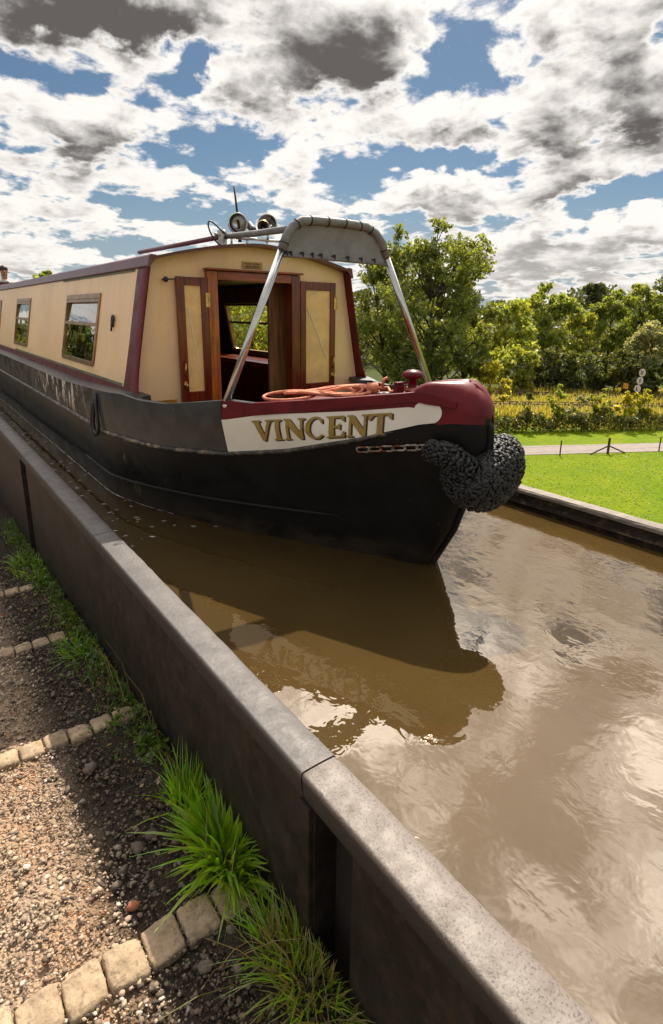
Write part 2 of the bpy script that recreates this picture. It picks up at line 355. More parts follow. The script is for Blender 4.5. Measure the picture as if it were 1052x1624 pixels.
def np_mesh(name, V, Fq, material, parent=None, smooth=False, kind=None):
    V = np.asarray(V, np.float32); Fq = np.asarray(Fq, np.int32); k = Fq.shape[1]
    me = bpy.data.meshes.new(name); me.vertices.add(len(V)); me.vertices.foreach_set('co', V.ravel())
    me.loops.add(Fq.size); me.loops.foreach_set('vertex_index', Fq.ravel())
    me.polygons.add(len(Fq)); me.polygons.foreach_set('loop_start', np.arange(0, Fq.size, k, dtype=np.int32))
    me.polygons.foreach_set('loop_total', np.full(len(Fq), k, np.int32))
    if smooth: me.polygons.foreach_set('use_smooth', np.ones(len(Fq), bool))
    me.update(calc_edges=True); me.validate()
    me.materials.append(MT[material] if isinstance(material, str) else material)
    o = bpy.data.objects.new(name, me); COL.objects.link(o)
    if parent is not None: adopt(o, parent)
    if kind: o['kind'] = kind
    return o
def unit(a): return a/np.maximum(np.linalg.norm(a, axis=1, keepdims=True), 1e-9)
def leaf_arrays(C, size, aspect=0.5, up=0.0):
    n = len(C); d = unit(rng.normal(size=(n, 3))+np.array([0, 0, -up])); q = unit(np.cross(d, rng.normal(size=(n, 3))))
    l = (size*np.clip(np.exp(.38*rng.normal(size=n)), .4, 2.0))[:, None]; w = l*aspect
    nrm = np.cross(d, q)
    V = np.stack([C-d*l/2, C+q*w/2+nrm*l*0.08, C+d*l/2, C-q*w/2+nrm*l*0.08], 1).reshape(-1, 3)
    return V, np.arange(4*n).reshape(n, 4)
def blade_arrays(P, h, lean, w):
    """grass blades: three-segment tapering strips, P (n,3) roots, h (n,), lean (n,2)"""
    n = len(P); V = []; ang = rng.random(n)*2*np.pi
    side = np.stack([np.cos(ang), np.sin(ang), np.zeros(n)], 1)
    for k, t_ in enumerate((0, 0.4, 0.75, 1.0)):
        c = P.copy(); c[:, 2] += h*(t_-0.28*t_*t_*np.minimum(np.hypot(lean[:, 0], lean[:, 1])/h, 1.6)**2)
        c[:, :2] += lean*(t_**1.9)
        ww = (w*(1, 0.95, 0.6, 0.06)[k])[:, None]/2 if hasattr(w, '__len__') else w*(1, 0.95, 0.6, 0.06)[k]/2
        V.append(c-side*ww); V.append(c+side*ww)
    V = np.stack(V, 1).reshape(-1, 3); b = np.arange(n)[:, None]*8
    Fq = np.concatenate([b+np.array([[0, 1, 3, 2]]), b+np.array([[2, 3, 5, 4]]), b+np.array([[4, 5, 7, 6]])], 0)
    return V, Fq

# ================================================================== SETTING: water, ground
def f_water(t, b, pos, c):
    n1 = t.noise(t.vec('MULTIPLY', pos, (1.0, 0.7, 1)), 3.2, 3.0, 0.5)
    n2 = t.noise(t.vec('MULTIPLY', pos, (1.0, 0.8, 1)), 11.0, 3.0, 0.55, 0.4)
    b1 = t.new('ShaderNodeBump'); b1.inputs['Distance'].default_value = 0.010; b1.inputs['Strength'].default_value = 0.35
    b2 = t.new('ShaderNodeBump'); b2.inputs['Distance'].default_value = 0.0026; b2.inputs['Strength'].default_value = 0.45
    t.l.new(n1, b1.inputs['Height']); t.l.new(n2, b2.inputs['Height']); t.l.new(b1.outputs[0], b2.inputs['Normal'])
    t.l.new(b2.outputs[0], b.inputs['Normal'])
    b.inputs['Specular IOR Level'].default_value = 0.0; b.inputs['Roughness'].default_value = 1.0
    gl = t.new('ShaderNodeBsdfGlossy'); gl.inputs['Roughness'].default_value = 0.02; gl.inputs[0].default_value = (1.0, 0.89, 0.765, 1)
    t.l.new(b2.outputs[0], gl.inputs['Normal'])
    lw = t.new('ShaderNodeLayerWeight'); t.l.new(b1.outputs[0], lw.inputs['Normal'])
    mx = t.new('ShaderNodeMixShader'); t.set(mx.inputs[0], t.math('MULTIPLY_ADD', t.math('POWER', lw.outputs['Facing'], 3.0), 0.6, 0.13))
    out = t.n['Material Output']; t.l.new(b.outputs[0], mx.inputs[1]); t.l.new(gl.outputs[0], mx.inputs[2]); t.l.new(mx.outputs[0], out.inputs[0])
MT['water'] = mat('muddy_canal_water', (0.058, 0.036, 0.0115), 0.015, var=0.12, vscale=1.5, fn=f_water, spec=0.5)
m = MB(); m.grid([[(0.77, -8, WL), (3.22, -8, WL)], [(0.77, 90, WL), (3.22, 90, WL)]])
m.build('water', 'water', kind='structure')

TG = -9.0   # meadow level below the raised canal
def f_field(t, b, pos, c):
    n = t.noise(pos, 0.35, 6.0, 0.6); n2 = t.noise(pos, 3.0, 6.0, 0.7)
    k = t.mix(t.step(n, 0.35, 0.7), (0.125, 0.195, 0.003), (0.175, 0.225, 0.004))
    k = t.mix(t.step(n2, 0.55, 0.75, 0, 0.6), k, (0.075, 0.12, 0.006))
    # rough dry ground round the railway, further off
    dd = t.vec('DOT_PRODUCT', pos, (0.598, 0.802, 0), out=1)
    dry = t.mix(t.step(n2, 0.4, 0.65), (0.30, 0.235, 0.05), (0.17, 0.17, 0.025))
    k = t.mix(t.step(dd, 48, 50), k, dry)
    k = t.mix(t.step(dd, 72, 76), k, (0.045, 0.06, 0.012))
    px_ = t.sep(pos)[0]
    k = t.mix(t.step(px_, 6.0, -2.0), k, t.mix(t.step(n2, 0.4, 0.65), (0.045, 0.040, 0.024), (0.028, 0.032, 0.014)))
    t.l.new(k, b.inputs['Base Color'])
    bn = t.new('ShaderNodeBump'); bn.inputs['Distance'].default_value = 0.25
    t.l.new(n2, bn.inputs['Height']); t.l.new(bn.outputs[0], b.inputs['Normal'])
MT['field'] = mat('meadow_grass', (0.1, 0.15, 0.01), 0.9, fn=f_field, spec=0.1)
m = MB()
gx = [-1500, -300, -80, -20, 3.6, 20, 40, 60, 90, 140, 250, 500, 1500]; gy = [-1500, -300, -60, 0, 20, 40, 60, 90, 140, 250, 500, 1500]
rows = []
for Y in gy:
    r = []
    for X in gx:
        d_ = X*0.598+Y*0.802
        r.append((X, Y, TG + (max(0, d_-150)*0.035 if d_ < 600 else 15.7)))
    rows.append(r)
m.grid(rows, flip=True)
m.build('ground', 'field', kind='structure', smooth=True)

# the lane past the meadow
def f_lane(t, b, pos, c): pass
MT['lane'] = mat('pale_tarmac', (0.20, 0.165, 0.145), 0.85, var=0.12, vscale=2)
def lerp(a, b, t): return a+(b-a)*t
m = MB()
A0, A1 = Vector((32.4, 22.0, 0)), Vector((41.6, 17.2, 0)); B0, B1 = Vector((34.7, 23.7, 0)), Vector((44.4, 18.5, 0))
rr = []
for k in range(-8, 14):
    a = A0+(A1-A0)*(k/2); b = B0+(B1-B0)*(k/2)
    rr.append([(a.x, a.y, TG+0.03), (b.x, b.y, TG+0.03)])
m.grid(rr, flip=True); m.build('lane', 'lane', kind='structure')

# tow path, falling gently away from the eye
def gz(Y): return -1.62-0.075*Y
def f_path(t, b, pos, c):
    v = t.new('ShaderNodeTexVoronoi'); v.inputs['Scale'].default_value = 95; t.l.new(pos, v.inputs['Vector'])
    v2 = t.new('ShaderNodeTexVoronoi'); v2.inputs['Scale'].default_value = 38; t.l.new(pos, v2.inputs['Vector'])
    r = t.sep(v.outputs['Color'])[0]; big = t.noise(pos, 2.2, 5.0, 0.6)
    k = t.mix(r, (0.14, 0.10, 0.072), (0.42, 0.315, 0.22))
    k = t.mix(t.step(big, 0.4, 0.65), k, (0.34, 0.215, 0.13))
    x, y, z = t.sep(pos)
    k = t.mix(t.step(t.math('ADD', x, t.math('MULTIPLY', big, 0.25)), 0.30, 0.48), k, (0.038, 0.027, 0.019))  # dark soil by the wall, with the wall's shadow painted into the gravel colour
    t.l.new(k, b.inputs['Base Color'])
    bn = t.new('ShaderNodeBump'); bn.inputs['Distance'].default_value = 0.012
    h = t.math('ADD', t.math('MULTIPLY', v.outputs['Distance'], -1.0), t.math('MULTIPLY', v2.outputs['Distance'], -1.5))
    t.l.new(h, bn.inputs['Height']); t.l.new(bn.outputs[0], b.inputs['Normal'])
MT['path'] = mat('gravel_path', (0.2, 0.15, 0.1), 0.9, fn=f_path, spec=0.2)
xs = np.concatenate([np.arange(-2.6, -.6, .2), np.arange(-0.6, 0.70, 0.03)]); ys = np.concatenate([np.arange(-2, 0.4, 0.2), np.arange(0.4, 5, 0.03), np.arange(5, 60, 1.0)])
X, Y = np.meshgrid(xs, ys)
Z = gz(Y)+0.006*np.sin(X*23+Y*7)+0.006*np.sin(Y*17-X*9)+0.004*rng.normal(size=X.shape)-0.012*np.exp(-((X-0.25)/0.25)**2)
V = np.stack([X, Y, Z], -1).reshape(-1, 3); ny, nx = X.shape
I = (np.arange(ny-1)[:, None]*nx+np.arange(nx-1)[None]).ravel()
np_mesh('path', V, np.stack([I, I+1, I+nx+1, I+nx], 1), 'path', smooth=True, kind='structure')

# loose gravel: many small angular stones
def f_stone(t, b, pos, c):
    rp = t.new('ShaderNodeNewGeometry').outputs['Random Per Island']
    k = t.mix(t.step(rp, 0.0, 0.8), (0.060, 0.046, 0.036), (0.40, 0.305, 0.215))
    k = t.mix(t.step(rp, 0.90, 0.94), k, (0.55, 0.48, 0.39)); k = t.mix(t.step(rp, 0.975, 0.985), k, (0.26, 0.095, 0.04))
    x, y, z = t.sep(pos)
    dirt_shade = t.step(t.math('ADD', x, t.math('MULTIPLY', t.noise(pos, 3.0), 0.3)), 0.36, 0.54, 0, 0.72)  # dirt near the wall plus wall shadow, both painted into the stone colour
    k = t.mix(dirt_shade, k, (0.034, 0.025, 0.018))
    t.l.new(k, b.inputs['Base Color'])
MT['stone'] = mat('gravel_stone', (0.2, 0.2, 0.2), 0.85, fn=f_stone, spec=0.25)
ICO = []
t_ = (1+5**0.5)/2
for a in (-1, 1):
    for b_ in (-t_, t_): ICO += [(a, b_, 0), (0, a, b_), (b_, 0, a)]
ICO = unit(np.array(ICO, float))
def hull_faces(P):
    import itertools
    out = []
    for i, j, k in itertools.combinations(range(len(P)), 3):
        n = np.cross(P[j]-P[i], P[k]-P[i]); d = (P-P[i])@n
        if (d < 1e-6).all(): out.append((i, j, k))
        elif (d > -1e-6).all(): out.append((i, k, j))
    return np.array(out)
ICOF = hull_faces(ICO)
def stones(P, r, jit=0.28):
    n = len(P); V = ICO[None]*(1+jit*rng.normal(size=(n, 12, 1)))
    sc = np.stack([0.8+0.6*rng.random(n), 0.7+0.5*rng.random(n), 0.45+0.4*rng.random(n)], 1)[:, None]
    V = V*sc; a = rng.random(n)*2*np.pi; ca, sa = np.cos(a)[:, None], np.sin(a)[:, None]
    V = np.stack([V[..., 0]*ca-V[..., 1]*sa, V[..., 0]*sa+V[..., 1]*ca, V[..., 2]], -1)*r[:, None, None]+P[:, None]
    return V.reshape(-1, 3), (np.arange(n)[:, None, None]*12+ICOF[None]).reshape(-1, 3)
n = 30000
yy = 0.6+4.6*rng.random(n)**1.7; xx = -0.35+1.0*rng.random(n)
rr = np.clip(0.0031*np.exp(0.52*rng.normal(size=n)), 0.0015, 0.0095)*(0.85+0.1*yy)
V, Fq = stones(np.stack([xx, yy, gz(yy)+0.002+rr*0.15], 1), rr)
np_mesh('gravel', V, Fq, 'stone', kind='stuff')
MT['big_stone'] = mat('loose_stone', (0.13, 0.10, 0.078), 0.85, var=0.3, vscale=40, bump=0.004, bscale=60, spec=0.25)
for k, (x, y, r, lab) in enumerate([(0.363, 2.083, 0.0247, None), (0.270, 2.016, 0.0171, None), (0.396, 1.590, 0.0190, None), (0.451, 1.613, 0.0218, None), (0.506, 1.534, 0.0162, None), (0.330, 1.534, 0.0152, None),
        (0.297, 1.490, 0.0162, None), (0.517, 1.142, 0.0190, None), (0.418, 1.098, 0.0171, None), (0.484, 1.042, 0.0152, None)]):
    V, Fq = stones(np.array([[x, y, gz(y)+0.006]]), np.array([r]), 0.16)
    tag(np_mesh('loose_stone', V, Fq, 'big_stone', smooth=False), 'loose grey brown stone lying on the gravel path by the grass tufts', 'stone', 'larger loose stones on the path')
MT['brick_chip'] = mat('brick_chip', (0.34, 0.13, 0.06), 0.85, var=0.2)
V, Fq = stones(np.array([[0.315, 1.385, gz(1.385)+0.008]]), np.array([0.02]), 0.15)
tag(np_mesh('brick_chip', V, Fq, 'brick_chip'), 'orange red brick chip lying just behind the nearest row of setts', 'brick chip')

# stone setts: drainage rows across the path
def f_sett(t, b, pos, c):
    n = t.noise(pos, 45.0, 7.0, 0.7); m_ = t.noise(pos, 9.0, 4.0, 0.6)
    k = t.mix(t.step(n, 0.50, 0.64, 0, 0.7), c, (0.13, 0.095, 0.065))
    k = t.mix(t.step(m_, 0.52, 0.7, 0, 0.5), k, (0.34, 0.24, 0.13))
    t.l.new(k, b.inputs['Base Color'])
MT['sett'] = mat('worn_sandstone', (0.33, 0.245, 0.16), 0.85, var=0.3, vscale=14, bump=0.006, bscale=55, fn=f_sett, spec=0.2)
ORD = ['nearest the trough wall', 'second from the trough wall', 'third from the trough wall', 'fourth from the trough wall', 'fifth from the trough wall', 'sixth from the trough wall', 'seventh from the trough wall']
def sett(x0, x1, y0, y1, top, label, group):
    bpyme = MB(); n = 7; rows = []
    w, d = x1-x0, y1-y0; cx, cy = (x0+x1)/2, (y0+y1)/2
    sk = rnd.uniform(-0.07, 0.07)
    def pt(u, v, h, ins):
        px = cx+(u*(w/2-ins)); py = cy+(v*(d/2-ins))+sk*u*w
        # rounded corners
        k = max(0, abs(u)+abs(v)-1.6)
        px -= u*k*0.16*w/2; py -= v*k*0.16*d/2
        return (px+rnd.uniform(-.002, .002), py+rnd.uniform(-.002, .002), h+rnd.uniform(-.0025, .0025))
    per = [(-1+2*i/n, -1) for i in range(n)]+[(1, -1+2*i/n) for i in range(n)]+[(1-2*i/n, 1) for i in range(n)]+[(-1, 1-2*i/n) for i in range(n)]
    z0 = gz(cy)
    for h, ins in ((z0-0.06, 0.0), (top-0.012, 0.0), (top-0.004, 0.002), (top, 0.007), (top+0.002, 0.020)):
        rows.append([pt(u, v, h, ins) for u, v in per])
    bpyme.grid(rows, closed=True)
    o = len(bpyme.v)-len(per); bpyme.add([(cx, cy, top+0.004)], [])
    for k in range(len(per)): bpyme.f.append([o+k, o+(k+1) % len(per), len(bpyme.v)-1]); bpyme.m.append(0)
    return tag(bpyme.build('stone_sett', 'sett', smooth=True), label, 'stone sett', group)
SR = [('nearest sett row', 1.235, 0.118, [0.615, 0.51, 0.405, 0.30, 0.195, 0.09, -0.015, -0.12], 1.0),
      ('second sett row', 2.34, 0.092, [0.625, 0.53, 0.435, 0.34, 0.245, 0.15, 0.055, -0.04], 1),
      ('third sett row', 3.34, 0.088, [0.54, 0.45, 0.36, 0.27, 0.18, 0.09], 1),
      ('farthest sett row', 4.28, 0.09, [0.52, 0.43, 0.335, 0.24], 1)]
for nm, yc, dep, xs_, _ in SR:
    for k in range(len(xs_)-1):
        dy = rnd.uniform(-0.008, 0.008)-(0.06*(0.5-xs_[k]) if yc < 1.3 else 0)*-0.25
        sett(xs_[k+1]+0.0025, xs_[k]-0.0025, yc-dep/2+dy, yc+dep/2+dy, gz(yc)+0.016+rnd.uniform(-.004, .004),
             'sandstone sett %s in the %s' % (ORD[k], nm), 'stone setts in rows across the path')

# ================================================================== trough walls of the aqueduct
def f_iron(t, b, pos, c):
    n = t.noise(pos, 16.0, 8.0, 0.7); x, y, z = t.sep(pos)
    k = t.mix(t.step(n, 0.45, 0.7, 0, 0.6), c, (0.055, 0.039, 0.027))
    st = t.noise(t.vec('MULTIPLY', pos, (8, 8, 1.0)), 2.0, 5.0, 0.6)
    k = t.mix(t.step(st, 0.55, 0.75, 0, 0.5), k, (0.05, 0.032, 0.02))
    t.l.new(k, b.inputs['Base Color'])
MT['iron'] = mat('weathered_painted_iron', (0.020, 0.0165, 0.0145), 0.55, var=0.35, vscale=5, bump=0.002, bscale=30, fn=f_iron, spec=0.14)
def f_cope(t, b, pos, c):
    x, y, z = t.sep(pos); n = t.noise(pos, 190.0, 4.0, 0.65); n2 = t.noise(pos, 22.0, 8.0, 0.7)
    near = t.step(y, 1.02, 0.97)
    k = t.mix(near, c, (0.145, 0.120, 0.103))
    k = t.mix(t.math('MULTIPLY', t.step(n, 0.55, 0.60), t.math('MULTIPLY_ADD', near, 0.6, 0.2)), k, (0.055, 0.045, 0.04))
    k = t.mix(t.step(n2, 0.58, 0.72, 0, 0.45), k, (0.075, 0.062, 0.054))
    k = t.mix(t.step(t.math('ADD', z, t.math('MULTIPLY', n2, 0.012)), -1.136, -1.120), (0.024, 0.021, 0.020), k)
    t.l.new(k, b.inputs['Base Color'])
    t.set(b.inputs['Roughness'], t.step(n2, 0.35, 0.7, 0.5, 0.72))
MT['cope'] = mat('grey_painted_coping', (0.085, 0.076, 0.072), 0.5, var=0.2, vscale=8, bump=0.0022, bscale=70, fn=f_cope, spec=0.45)
def f_cope_r(t, b, pos, c):
    n = t.noise(pos, 40.0, 7.0, 0.7)
    t.l.new(t.mix(t.step(n, 0.5, 0.66, 0, 0.6), c, (0.13, 0.10, 0.075)), b.inputs['Base Color'])
MT['cope_right'] = mat('pale_rough_coping', (0.22, 0.19, 0.158), 0.8, var=0.25, vscale=10, bump=0.005, bscale=40, fn=f_cope_r)
def f_rust(t, b, pos, c):
    n = t.noise(t.vec('MULTIPLY', pos, (1, 1, 1.5)), 14.0, 8.0, 0.7); x, y, z = t.sep(pos)
    k = t.mix(t.step(n, 0.5, 0.66), c, (0.11, 0.070, 0.040))
    t.l.new(k, b.inputs['Base Color'])
MT['rust_wall'] = mat('rusty_mossy_iron', (0.024, 0.018, 0.013), 0.8, var=0.4, vscale=6, bump=0.006, bscale=25, fn=f_rust, spec=0.2)
MT['pocket'] = mat('dark_pocket', (0.012, 0.009, 0.007), 0.9, var=0.3, bump=0.01, bscale=30)
CT = -1.12
wall = empty('trough_wall', (0.7, 2.0, gz(2)), 'dark iron canal trough wall with grey capped top beside the gravel path', 'canal wall')
seams = [-3.3, -1.15, 0.99, 2.93, 5.23, 7.4, 9.6, 11.8, 14, 16.2, 18.4, 30, 60]
def cope(y0, y1, parent, x0, x1, r=0.009):
    """coping plate with rounded outer (path) edge and sharp worn inner edge"""
    n = max(2, int((y1-y0)/0.05)); n = min(n, 60); rows = []
    for i in range(n+1):
        y = lerp(y0, y1, i/n); ch = rnd.uniform(0, 0.0035)
        pr = [(x0+0.004, CT-0.085), (x0-0.004, CT-0.055)]
        for a in range(6):
            th = math.pi-a*math.pi/10
            pr.append((x0-0.006+r+r*math.cos(th), CT-r+r*math.sin(th)))
        pr += [(x0+0.05, CT+0.0012), (x1-0.010-ch, CT), (x1-0.002-ch, CT-0.006), (x1, CT-0.02), (x1, CT-0.085)]
        rows.append([(p[0], y, p[1]) for p in pr])
    m = MB(); m.grid(rows, flip=True)
    k = len(rows[0]); m.f.append(list(range(k))); m.m.append(0); m.f.append([n*k+j for j in range(k)][::-1]); m.m.append(0)
    return m.build('coping_plate', 'cope', parent, smooth=True)
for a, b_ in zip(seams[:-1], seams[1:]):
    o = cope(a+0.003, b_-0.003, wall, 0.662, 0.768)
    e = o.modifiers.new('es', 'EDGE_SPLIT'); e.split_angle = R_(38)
m = MB()
# outer panels: full height plates with a dark slot just before each second seam
slots = [(0.80, 0.955), (5.03, 5.195), (9.4, 9.56), (13.8, 13.96)]
y = -8
for s0, s1 in slots+[(60, 60)]:
    m.box((0.669, y, -2.3), (0.765, s0, CT-0.0865)); y = s1
m.build('side_panel', 'iron', wall, bevel=0.006)
for s0, s1 in slots:
    m = MB(); m.box((0.745, s0, -2.3), (0.764, s1, CT-0.087)); m.build('slot_back', 'pocket', wall)
for s0, s1 in slots:
    m = MB(); m.box((0.655, s1+0.002, -2.3), (0.6755, s1+0.05, CT-0.0865)); m.build('flange', 'iron', wall, bevel=0.004)
m = MB(); m.box((0.7655, -8, -2.6), (0.772, 60, CT-0.087)); m.build('inner_plate', 'rust_wall', wall)

rw = empty('trough_wall', (3.25, 2.0, -2.5), 'low rusty canal trough wall with pale coping beside the bright lawn', 'canal wall')
def strip(name, prof, mt, parent, y0=-8, y1=60, step=0.08, jit=0.004, smooth=False):
    ys = list(np.arange(y0, 4, step))+list(np.arange(4, y1+1, 2.0)); m = MB()
    rows = [[(p[0]+rnd.uniform(-jit, jit)*(0 < i < len(prof)-1), y, p[1]+rnd.uniform(-jit, jit)*0.6) for i, p in enumerate(prof)] for y in ys]
    m.grid(rows, flip=True); return m.build(name, mt, parent, smooth=smooth)
strip('side_panel', [(3.212, -2.6), (3.212, -1.215), (3.206, -1.205), (3.217, -1.195), (3.217, CT-0.032)], 'rust_wall', rw)
m = MB(); rows = []
strip('coping_plate', [(3.230, CT-0.034), (3.206, CT-0.030), (3.205, CT-0.012), (3.214, CT), (3.27, CT+0.003), (3.302, CT-0.003), (3.306, CT-0.05), (3.306, -2.6)], 'cope_right', rw, jit=0.0025)
strip('rust_ledge', [(3.2165, -1.222), (3.196, -1.222), (3.192, -1.212), (3.2165, -1.205)], 'rust_wall', rw, jit=0.003)
m = MB(); m.box((0.773, -8, -2.7), (3.211, 60, -2.6)); m.build('canal_bed', 'rust_wall', kind='structure')

# ================================================================== THE NARROWBOAT
BX = 2.06
boat = empty('narrowboat', (BX, 8.0, -1.25), 'long cream, maroon and black narrowboat with a white painted bow panel afloat in the trough', 'narrowboat')
YE = 15.6
def stemY(z): return float(np.interp(-z, [0.28, 0.35, 0.433, 0.568, 0.877, 1.02, 1.25, 1.7], [1.625, 1.595, 1.590, 1.577, 1.700, 1.750, 1.88, 2.15]))
def half(z, Y, ins=0.0):
    """half breadth of the hull at height z, station Y"""
    w = min(max((-z-0.72)/(1.25-0.72), 0), 1.2)
    Ys = stemY(z)+ins; B = lerp(1.04, 1.00, w)-ins; L = lerp(2.3, 2.2, w); p = 1.5
    s = Y-Ys
    if s <= 0: return 0.0
    u = min(s/L, 1); h = B*(1-(1-u)**p)
    return math.sqrt(h*h+2*0.085*s*math.exp(-s/0.12))
def zg(Y): return float(np.interp(Y, [1.5, 1.60, 1.70, 1.80, 1.87, 2.3, 2.62, 2.78, 2.99, 3.2, 3.43, 3.62, 5.0, 30], [-.435, -.43, -.395, -.362, -.35, -.417, -.462, -.457, -.489, -.519, -.520, -.500, -.55, -.55]))
def zs(Y): return float(np.interp(Y, [1.5, 1.64, 1.84, 2.13, 2.46, 2.83, 3.3, 4, 30], [-.455, -.462, -.503, -.606, -.700, -.768, -.80, -.785, -.78]))
def stations(z_of_stem, y1=YE):
    """station list fraction, dense at the stem"""
    return [0, .002, .006, .012, .02, .032, .05, .075, .1, .13, .16, .2, .24, .28, .33, .38, .44, .5, .56, .63, .7, .78, .86, .93, 1.0]
NOSE = 1.90
def levels(Y):
    g, s_ = zg(Y), zs(Y); out = [g, lerp(g, s_, .33), lerp(g, s_, .66), s_]
    for k in (0.12, .25, .4, .55, .7, .85, 1.0, 1.35): out.append(lerp(s_, WL, k))
    return out
def hull_side(sgn):
    # stations along the length: for each level Y = stemY + f*(4.2-stemY), then straight to the stern
    fr = stations(0); rows = []
    nl = 12
    for f_ in fr:
        row = []
        for j in range(nl):
            # find level z at this station by iterating (z depends on Y, Y on z)
            z = -0.6; Y = 2.0
            for _ in range(12):
                Y = stemY(z)+f_*(4.2-stemY(z)); z = levels(Y)[j]
            row.append((BX+sgn*half(z, Y), Y, z))
        rows.append(row)
    for Y in (5, 6.5, 8, 10, 12, 14, YE):
        rows.append([(BX+sgn*half(z, Y), Y, z) for z in levels(Y)])
    return rows
m = MB(); m.grid(hull_side(-1)); m.grid(hull_side(1), flip=True)
m.box((BX-1.03, YE, -1.5), (BX+1.03, YE+0.05, -0.55))
hull = m.build('hull', 'hull', boat, smooth=True)

def surf(Y, z, off=0.0, sgn=-1):
    """point on the hull side pushed out by off"""
    h = half(z, Y); e = 0.004
    dy = (half(z, Y+e)-half(z, Y-e))/(2*e); dz = (half(z+e, Y)-half(z-e, Y))/(2*e)
    n = Vector((1, -dy, -dz)).normalized()
    return (BX+sgn*(h+n.x*off), Y+n.y*off, z+n.z*off)
def patch(name, mt, Ys, zlo, zhi, off, parent=boat, nz=5, sides=(-1, 1), smooth=True):
    m = MB()
    for sg in sides:
        rows = [[surf(Y, lerp(zlo(Y), zhi(Y), k/nz), off, sg) for k in range(nz+1)] for Y in Ys]
        m.grid(rows, flip=(sg == -1))
        # edges: short return faces give the patch its thickness
        for k in (0, nz):
            e = [[rows[i][k], surf(Ys[i], lerp(zlo(Ys[i]), zhi(Ys[i]), k/nz), -0.001, sg)] for i in range(len(Ys))]
            m.grid(e, flip=(sg == -1) ^ (k == nz))
    return m.build(name, mt, parent, smooth=smooth)
lin = lambda a, b, n: [a+(b-a)*i/n for i in range(n+1)]
for sg_ in (-1, 1): patch('gunwale_panel', 'grey', lin(2.815, 4.15, 40), lambda Y: zs(Y)+0.018, lambda Y: zg(Y)-0.001, 0.003, hull, sides=(sg_,))
def ztop_white(Y): return float(np.interp(Y, [1.85, 1.860, 1.872, 2.13, 2.56, 2.8], [-.434, -.432, -.412, -.455, -.512, -.566]))
zw0 = lambda Y: zs(Y)+0.012
# name panel: long wedge, plus a round end nearest the stem
panel = patch('name_panel', 'white', lin(1.80, 2.812, 44), zw0, ztop_white, 0.0045, boat, sides=(-1,))
panel2 = patch('name_panel', 'white', lin(1.80, 2.812, 44), zw0, ztop_white, 0.0045, boat, sides=(1,))
sY, sz_, rY, rz = 1.810, -.432, .060, .055
circ = lambda Y: rz*math.sqrt(max(0, 1-((Y-sY)/rY)**2))
for sd__, pn in ((-1, panel), (1, panel2)):
    patch('panel_scroll', 'white', [sY-rY*math.cos(a_) for a_ in lin(0.0, 3.1416, 26)], lambda Y: max(zw0(Y)+.0005, sz_-circ(Y)), lambda Y: sz_+circ(Y), .0048, pn, sides=(sd__,))
def zred_lo(Y): return float(np.interp(Y, [1.5, 1.70, 1.77, 1.85, 1.9, 2.8], [-.462, -.468, -.482, -.43, ztop_white(1.9), ztop_white(2.8)]))-0.004
band = patch('bow_band', 'maroon', [stemY(-.4)+0.001+0.0*k for k in (0,)]+[1.592, 1.596, 1.603, 1.612, 1.625, 1.64, 1.66]+lin(1.68, 2.812, 40), zred_lo, lambda Y: zg(Y)+0.0005, 0.003, boat, nz=6)
# raised lip along the fore deck
for sg_ in (-1, 1): patch('raised_lip', 'maroon', lin(1.69, 2.618, 34), lambda Y: zg(Y)-lerp(0.035, 0.062, max(0, (Y-1.8)/0.82))*min(1, (Y-1.68)/.12), lambda Y: zg(Y)+0.004+.018*max(0, (1.85-Y)/.16), 0.012, band, sides=(sg_,))
# lip top
m = MB()
for sg in (-1, 1):
    rows = [[surf(Y, zg(Y)+0.004, 0.012, sg), surf(Y, zg(Y)+0.007, 0.004, sg), surf(Y, zg(Y)+0.006, -0.018, sg), surf(Y, zg(Y)-0.06, -0.022, sg)] for Y in lin(1.87, 2.618, 28)]
    m.grid(rows, flip=(sg == -1))
    e = [rows[-1][k] for k in range(4)]+[surf(2.618, zg(2.618)-0.062, 0.0, sg)]
    m.add(e, [list(range(5)) if sg == 1 else list(range(5))[::-1]])
m.build('lip_top', 'maroon', band, smooth=False)
# gunwale top strip and inner face round the well deck
m = MB(); GY = lin(2.6, 4.2, 40)+[5, 7, 9, 11, 13, YE]
for sg in (-1, 1):
    rows = [[surf(Y, zg(Y), 0.004, sg), surf(Y, zg(Y)+0.004, -0.004, sg), surf(Y, zg(Y)+0.003, -(0.035 if Y < 3.5 else 0.14), sg),
             surf(Y, zg(Y)-(0.5 if Y < 3.5 else 0.02), -(0.037 if Y < 3.5 else 0.145), sg)] for Y in GY]
    m.grid(rows, flip=(sg == -1))
m.build('gunwale_top', MT['grey'], hull, smooth=False)
